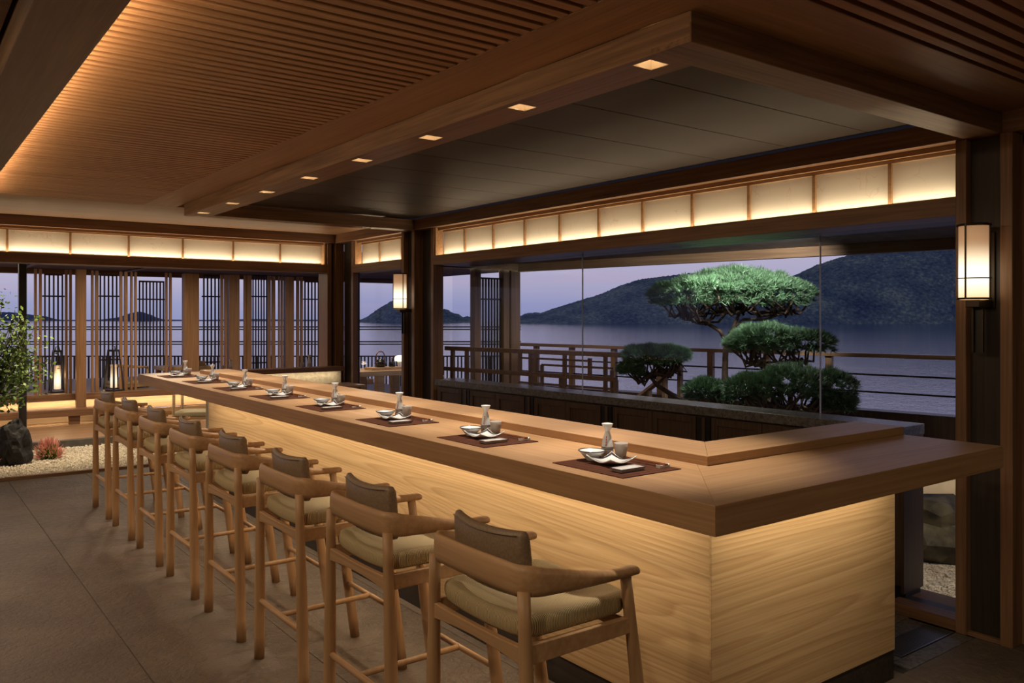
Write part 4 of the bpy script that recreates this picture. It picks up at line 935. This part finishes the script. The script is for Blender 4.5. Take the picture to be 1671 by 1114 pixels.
c = on_z(95.5, 641, .519); la = make_lantern(); la.location = (c.x, c.y+.11, .519); la.scale = (1.0, 1.0, 1.05); tag(la, 'tall black lantern with a glowing candle shade at the platform edge near the tree', 'lantern', 'black floor lanterns on the platform')
c = on_z(188, 638.5, .519); o = copy_tree(la); o.location = (c.x, c.y+.11, .519); o.rotation_euler.z = .6; tag(o, 'tall black lantern on the platform behind the first stools', 'lantern', 'black floor lanterns on the platform')
for px in (95.5, 186): c = on_z(px, 640, .519); point('lantern_glow', (c.x-.02, c.y-.2, .80), 2.0, WARM, .05)
# low chairs and tables on the platform
def make_low_chair(seat_h=.12):
    e = empty('low_armchair')
    MB().box((-.24, -.24, seat_h-.06), (.24, .24, seat_h)).build('seat', CUSH, e, bevel=.02, recalc=False); MB().box((-.25, -.25, seat_h-.10), (.25, .25, seat_h-.061)).build('seat_frame', LIT, e, bevel=.004, recalc=False)
    for sx_ in (-1, 1):
        for sy_ in (-1, 1): MB().tube([(sx_*.23, sy_*.23, 0), (sx_*.225, sy_*.23, seat_h+.235 if sx_ < 0 else seat_h+.21)], .019, 8).build('leg', LIT, e, True)
    pts = []
    for i in range(25):
        a = math.pi*i/24; pts.append((.22-.46*math.sin(a)**.7, .25*math.cos(a), seat_h+.225+.035*math.sin(a)))
    MB().tube(pts, [.016+.010*math.sin(math.pi*i/24) for i in range(25)], 8).build('arm_rail', LIT, e, True)
    return e
lc = make_low_chair(); c = on_z(236, 637, .519); lc.location = (c.x-.10, 15.0, .519); lc.rotation_euler.z = .35; tag(lc, 'low pale wooden armchair on the platform beside the low table', 'chair')
c = on_y(276, 602, 15.2)
lt = empty('low_table', (c.x+.20, 15.08, .519)); tag(lt, 'low pale wooden table on the platform left of the broad post', 'table'); MB().box((-.42, -.3, .27), (.42, .3, .33)).build('table_top', LIT, lt, bevel=.006, recalc=False)
for sx_ in (-1, 1):
    for sy_ in (-1, 1): MB().box((sx_*.36-.03, sy_*.24-.03, 0), (sx_*.36+.03, sy_*.24+.03, .27)).build('leg', LIT, lt, recalc=False)
o = bx('wooden_box', (c.x+.40, 14.95, .849), (c.x+.55, 15.09, .925), LIT, None, .004); tag(o, 'small wooden box on the low platform table', 'box')
fc = make_low_chair(.42); fc.name = 'armchair'; fc.location = (3.36, 11.75, .0); fc.rotation_euler.z = -.5; tag(fc, 'pale wooden armchair with round arms under the far end of the counter', 'chair')
# half wall, side counter, banquette near the corner
hw = struct(empty('half_wall')); bx('half_wall_body', (2.95, 9.78, 0), (4.598, 9.90, 1.02), RUGP, hw, 0); bx('half_wall_cap', (2.88, 9.66, 1.02), (4.598, 9.92, 1.075), WX, hw, .004)
sb = empty('side_counter', (3.95, 9.32, 0)); tag(sb, 'dark side counter with a tan top in front of the lit half wall', 'counter'); MB().box((-.62, -.20, 0), (.60, .20, .855)).build('body', DK, sb, recalc=False); MB().box((-.66, -.24, .855), (.64, .24, .885)).build('top', LIT, sb, bevel=.003, recalc=False)
o = place(mk_bottle, 'bottle', (4.18, 9.80, 1.075)); o.scale = (1.2,)*3; tag(o, 'sake bottle standing on the cap of the half wall', 'bottle', 'sake bottles on the half wall')
o = place(mk_cup, 'cup', (4.08, 9.78, 1.075)); tag(o, 'sake cup standing on the cap of the half wall', 'cup', 'cups on the half wall')
o = place(mk_bottle, 'bottle', (3.20, 9.79, 1.075)); tag(o, 'white sake bottle standing on the free end of the half wall cap', 'bottle', 'sake bottles on the half wall')
o = place(mk_cup, 'cup', (3.11, 9.78, 1.075)); tag(o, 'greige cup standing on the free end of the half wall cap', 'cup', 'cups on the half wall')
# table beyond the small window
tpz = .86; c0 = on_z(560, 604, tpz); 
tw = empty('deck_table', (on_y(632, 600, 12.0).x, 12.0, .10)); tag(tw, 'wooden table with chunky legs on the deck beyond the small window', 'table')
MB().box((-.75, -.42, tpz-.18), (.75, .42, tpz-.10)).build('table_top', LIT, tw, bevel=.005, recalc=False)
for sx_ in (-1, 1):
    for sy_ in (-1, 1): MB().box((sx_*.30-.06, sy_*.30-.06, 0), (sx_*.30+.06, sy_*.30+.06, tpz-.18)).build('leg', LIT, tw, recalc=False)
zt = tpz
tx, ty = tw.location.x, tw.location.y
ty_ = bx('serving_tray', (tx-.42, ty-.30, zt), (tx+.10, ty-.02, zt+.045), LIT, None, .004); tag(ty_, 'pale wooden serving tray on the deck table', 'tray')
k_ = empty('iron_kettle', (tx-.22, ty-.18, zt+.045)); tag(k_, 'round black iron kettle with copper hoop handle on the tray', 'kettle')
MB().lathe([(.05, 0), (.075, .012), (.095, .05), (.09, .085), (.06, .115), (.035, .122), (.034, .128), (.012, .132), (.012, .145), (.004, .15)], n=24).build('body', IRON, k_, True)
MB().tube([(.075, 0, .10), (.07, 0, .20), (.035, 0, .245), (-.035, 0, .245), (-.07, 0, .20), (-.075, 0, .10)], .009, 8).build('handle', COPPER, k_, True); MB().tube([(0, -.08, .06), (0, -.115, .09), (0, -.125, .115)], [.016, .012, .009], 8).build('spout', IRON, k_, True)
k2 = empty('iron_pot', (tx-.02, ty-.2, zt+.045)); tag(k2, 'small black pot with an upright copper handle on the tray', 'pot'); MB().lathe([(.05, 0), (.055, .01), (.055, .075), (.045, .08), (.012, .084), (.01, .095)], n=20).build('body', IRON, k2, True); MB().tube([(0, 0, .09), (0, 0, .15)], .011, 8).build('handle', COPPER, k2, True)
dl = empty('table_lamp', (tx+.17, ty-.1, zt)); tag(dl, 'small glowing mushroom table lamp on the deck table', 'lamp'); MB().lathe([(.05, 0), (.05, .012), (.03, .02), (.035, .10), (.04, .12)], n=20).build('stem', CER, dl, True); MB().lathe([(.035, .12), (.08, .13), (.085, .165), (.07, .20), (.03, .22), (.002, .222)], n=20).build('shade', glow('lamp_shade_glow', (1.0, .85, .6), 1.6), dl, True)
dc = copy_tree(fc); dc.location = (tx+.30, ty-.80, .10); dc.rotation_euler.z = math.pi/2; tag(dc, 'wooden armchair pulled up to the deck table', 'chair')
area('deck_fill_lamp', (6.0, 11.6, 2.48), (.3, .3), 30, (0, 0, -1), WARM2); area('platform_fill_lamp', (3.2, 12.9, 2.50), (.3, .3), 36, (0, 0, -1), WARM2); area('platform_fill_lamp', (.6, 12.9, 2.50), (.3, .3), 36, (0, 0, -1), WARM2); area('walkway_fill_lamp', (3.0, 11.4, 2.48), (.25, .25), 14, (0, 0, -1), WARM2)  # unseen fill lamps added below the canopy to brighten platform and deck
spot('gravel_spot', (1.9, 10.7, 2.45), (1.75, 11.35, 0), 170, 70, .9, WARM2, .03)

# deck balustrade facing the sea (stands square to the bay)
bl = empty('deck_balustrade', (0, 0, 0)); R_ = Vector((cT, -sT, 0)); Fw = Vector((sT, cT, 0)); DD = 20.5
bl.location = Fw*DD; bl.rotation_euler = (0, 0, -TH); tag(bl, 'dark wooden deck balustrade with close balusters and double wires facing the sea', 'railing')
def rx(px): return (px-CXP)/FPX*DD
def rzv(py): return HC-(py-HZ)/FPX*DD
for y_ in (533.2, 537.3, 557.4, 561.5): MB().tube([(rx(-120), 0, rzv(y_)), (rx(850), 0, rzv(y_))], .017, 6).build('wire_rail', LATT, bl, True)
bx('baluster_rail', (rx(-120), -.02, rzv(582)), (rx(850), .02, rzv(580)), LATT, bl, 0); bx('baluster_rail', (rx(-120), -.02, rzv(637)), (rx(850), .02, rzv(634)), LATT, bl, 0)
bal = MB().box((-.018, -.016, rzv(636)), (.018, .016, rzv(581))).mesh('baluster', LATT)
k = 0; px = -60.0
while px < 840: link('baluster', bal, bl, 0, (rx(px), 0, 0)); px += 5.85
for px in (283, 585, 690): pass

# ================================================================== LEFT GARDEN PLANTS
r_ = boulder('garden_rock', (1.12, 11.12, .16), (.19, .16, .31), 9, ROCKB, 4); tag(r_, 'upright jagged black rock standing in the pale gravel', 'rock')
def sedge(name, loc, r, h, n, seed, label):
    rnd = random.Random(seed); e = empty(name, loc); tag(e, label, 'grass clump', 'pink-tipped clumps in the gravel'); m = MB(); p = MB()
    for _ in range(n):
        a = rnd.uniform(0, 6.283); el_ = math.asin(rnd.uniform(.12, 1.0)); L = h*rnd.uniform(.75, 1.1); d = Vector((math.cos(a)*math.cos(el_), math.sin(a)*math.cos(el_), math.sin(el_))); d.x *= r/h; d.y *= r/h
        b0 = Vector((rnd.gauss(0, .025), rnd.gauss(0, .025), 0)); t0 = b0+d*L*.74; t1 = b0+d*L; s = Vector((-math.sin(a), math.cos(a), 0))*.0060
        m._add([b0+s*.6, b0-s*.6, t0-s, t0+s], [(0, 1, 2, 3)]); p._add([t0+s*1.2, t0-s*1.2, t1-s*.3, t1+s*.3], [(0, 1, 2, 3)])
        u = Vector((0, 0, .006)); p._add([t0+u*1.2, t0-u*1.2, t1-u*.3, t1+u*.3], [(0, 1, 2, 3)])
    o = m.build('blades', GRASSG, e, recalc=False); o['kind'] = 'stuff'; o = p.build('flower_tips', PINK, e, recalc=False); o['kind'] = 'stuff'
sedge('pink_sedge', (1.53, 11.30, 0), .15, .26, 620, 21, 'round pink-tipped sedge clump right of the black rock')
sedge('pink_sedge', (.80, 10.90, 0), .15, .26, 620, 22, 'round pink-tipped sedge clump left of the black rock')
tre = empty('garden_tree', (.86, 11.3, 0)); tag(tre, 'small bright green leafy tree beside the steel post', 'tree'); rnd = random.Random(5); Bt = Vector((.42, 11.3, 0))
m = MB(); m.tube([(0, 0, 0), (.03, 0, .4), (.0, .05, .8), (.06, .02, 1.2)], [.03, .025, .02, .015], 8); lf = MB(); tips = []
for _ in range(52):
    zz_ = rnd.uniform(.72, 2.0); wd_ = .66*max(.12, 1-abs((zz_-1.22)/.85)**1.8); tgt = Vector((rnd.uniform(-.5, 1.0)*wd_, rnd.uniform(-.8, .8)*wd_*.8, zz_))
    s = Vector((.03, .02, rnd.uniform(.55, 1.2))); md = s.lerp(tgt, .5)+Vector((0, 0, -.08)); m.tube([s, md, tgt], [.010, .007, .003], 5); tips.append((s, md, tgt))
for s, md, tgt in tips:
    for _ in range(60):
        u = rnd.uniform(.35, 1.05); p = (s.lerp(md, u*2) if u < .5 else md.lerp(tgt, u*2-1))+Vector((rnd.gauss(0, .075), rnd.gauss(0, .075), rnd.gauss(0, .07)))
        d = Vector((rnd.gauss(0, 1), rnd.gauss(0, 1), rnd.gauss(0, .6))).normalized(); w = d.cross(Vector((rnd.gauss(0, 1), rnd.gauss(0, 1), rnd.gauss(0, 1)))).normalized(); L = rnd.uniform(.020, .032)
        nrm = d.cross(w)*.003
        lf._add([p, p+d*L+w*L*.62, p+d*L*2.0+nrm, p+d*L-w*L*.62], [(0, 1, 2), (0, 2, 3)])
m.build('trunk', TWIG, tre, True, recalc=False); o = lf.build('leaves', GRN, tre, recalc=False); o['kind'] = 'stuff'
spot('tree_spot', (1.2, 10.6, 2.45), (1.1, 11.3, 1.1), 110, 80, .8, WARM2, .03)

# ================================================================== SEA AND HILLS
sea = MB(); sea.lathe([(1740, 0), (.01, 0)], n=96, cap=False); so_ = sea.build('sea', SEA, None, loc=(0, 0, -6)); struct(so_)
def hill(name, prof, D, depth, mat, seed, nz_=10, nx=220, amp=1.0, tree=1.0):
    """ridge line given in photo pixels, stood at distance D"""
    xs = [p[0] for p in prof]
    def ridge(px):
        for (a, ya), (b, yb) in zip(prof[:-1], prof[1:]):
            if a <= px <= b: return ya+(yb-ya)*(px-a)/(b-a)
        return prof[-1][1]
    m = MB()
    def fn(u, v):
        px = xs[0]+(xs[-1]-xs[0])*u; top = at_depth(px, ridge(px), D+depth); H_ = max(0.3, top.z+6)
        prof_v = math.sin(min(1, v/.62)*math.pi/2) if v <= .62 else math.cos((v-.62)/.38*math.pi/2)
        dd = D+depth*v/.62; b = at_depth(px, HZ, dd); n_ = mnoise.noise(Vector((b.x*.012+seed, b.y*.012, 0)))*.10+mnoise.noise(Vector((b.x*.06+seed, b.y*.06, 0)))*.05
        tr_ = (mnoise.noise(Vector((b.x*.25, b.y*.25, seed)))*1.6+mnoise.noise(Vector((b.x*.55, b.y*.55, seed)))*1.0)*tree
        h = H_*prof_v*(1+(n_*(1-v/.62) if v < .62 else 0))+tr_*min(1, prof_v*4)*min(1, H_/12)
        return (b.x, b.y, -6.2+max(0, h))
    m.grid(fn, nx, nz_); o = m.build(name, mat, None, True, recalc=False); struct(o); return o
hill('hill_headland', [(838, 522), (846, 517), (856, 512), (866, 510.5), (886, 510), (900, 504.5), (925, 497), (950, 489), (980, 480), (1013, 466), (1048, 455), (1093, 450), (1121, 447), (1160, 444), (1210, 452), (1255, 461), (1290, 452), (1304, 446), (1332, 433), (1372, 420), (1420, 409), (1500, 401), (1600, 395), (1800, 392)], 930, 160, HILLN, 3, 40, 420)
hill('hill_island', [(583, 523), (590, 520.5), (600, 516), (615, 505), (630, 496.5), (640, 490), (650, 487), (665, 488), (690, 494), (720, 503.5), (730, 505), (738, 510), (748, 512.5), (756, 517), (762, 515.5), (770, 518.5), (778, 523)], 1150, 80, HILLN, 8, 22, 200)
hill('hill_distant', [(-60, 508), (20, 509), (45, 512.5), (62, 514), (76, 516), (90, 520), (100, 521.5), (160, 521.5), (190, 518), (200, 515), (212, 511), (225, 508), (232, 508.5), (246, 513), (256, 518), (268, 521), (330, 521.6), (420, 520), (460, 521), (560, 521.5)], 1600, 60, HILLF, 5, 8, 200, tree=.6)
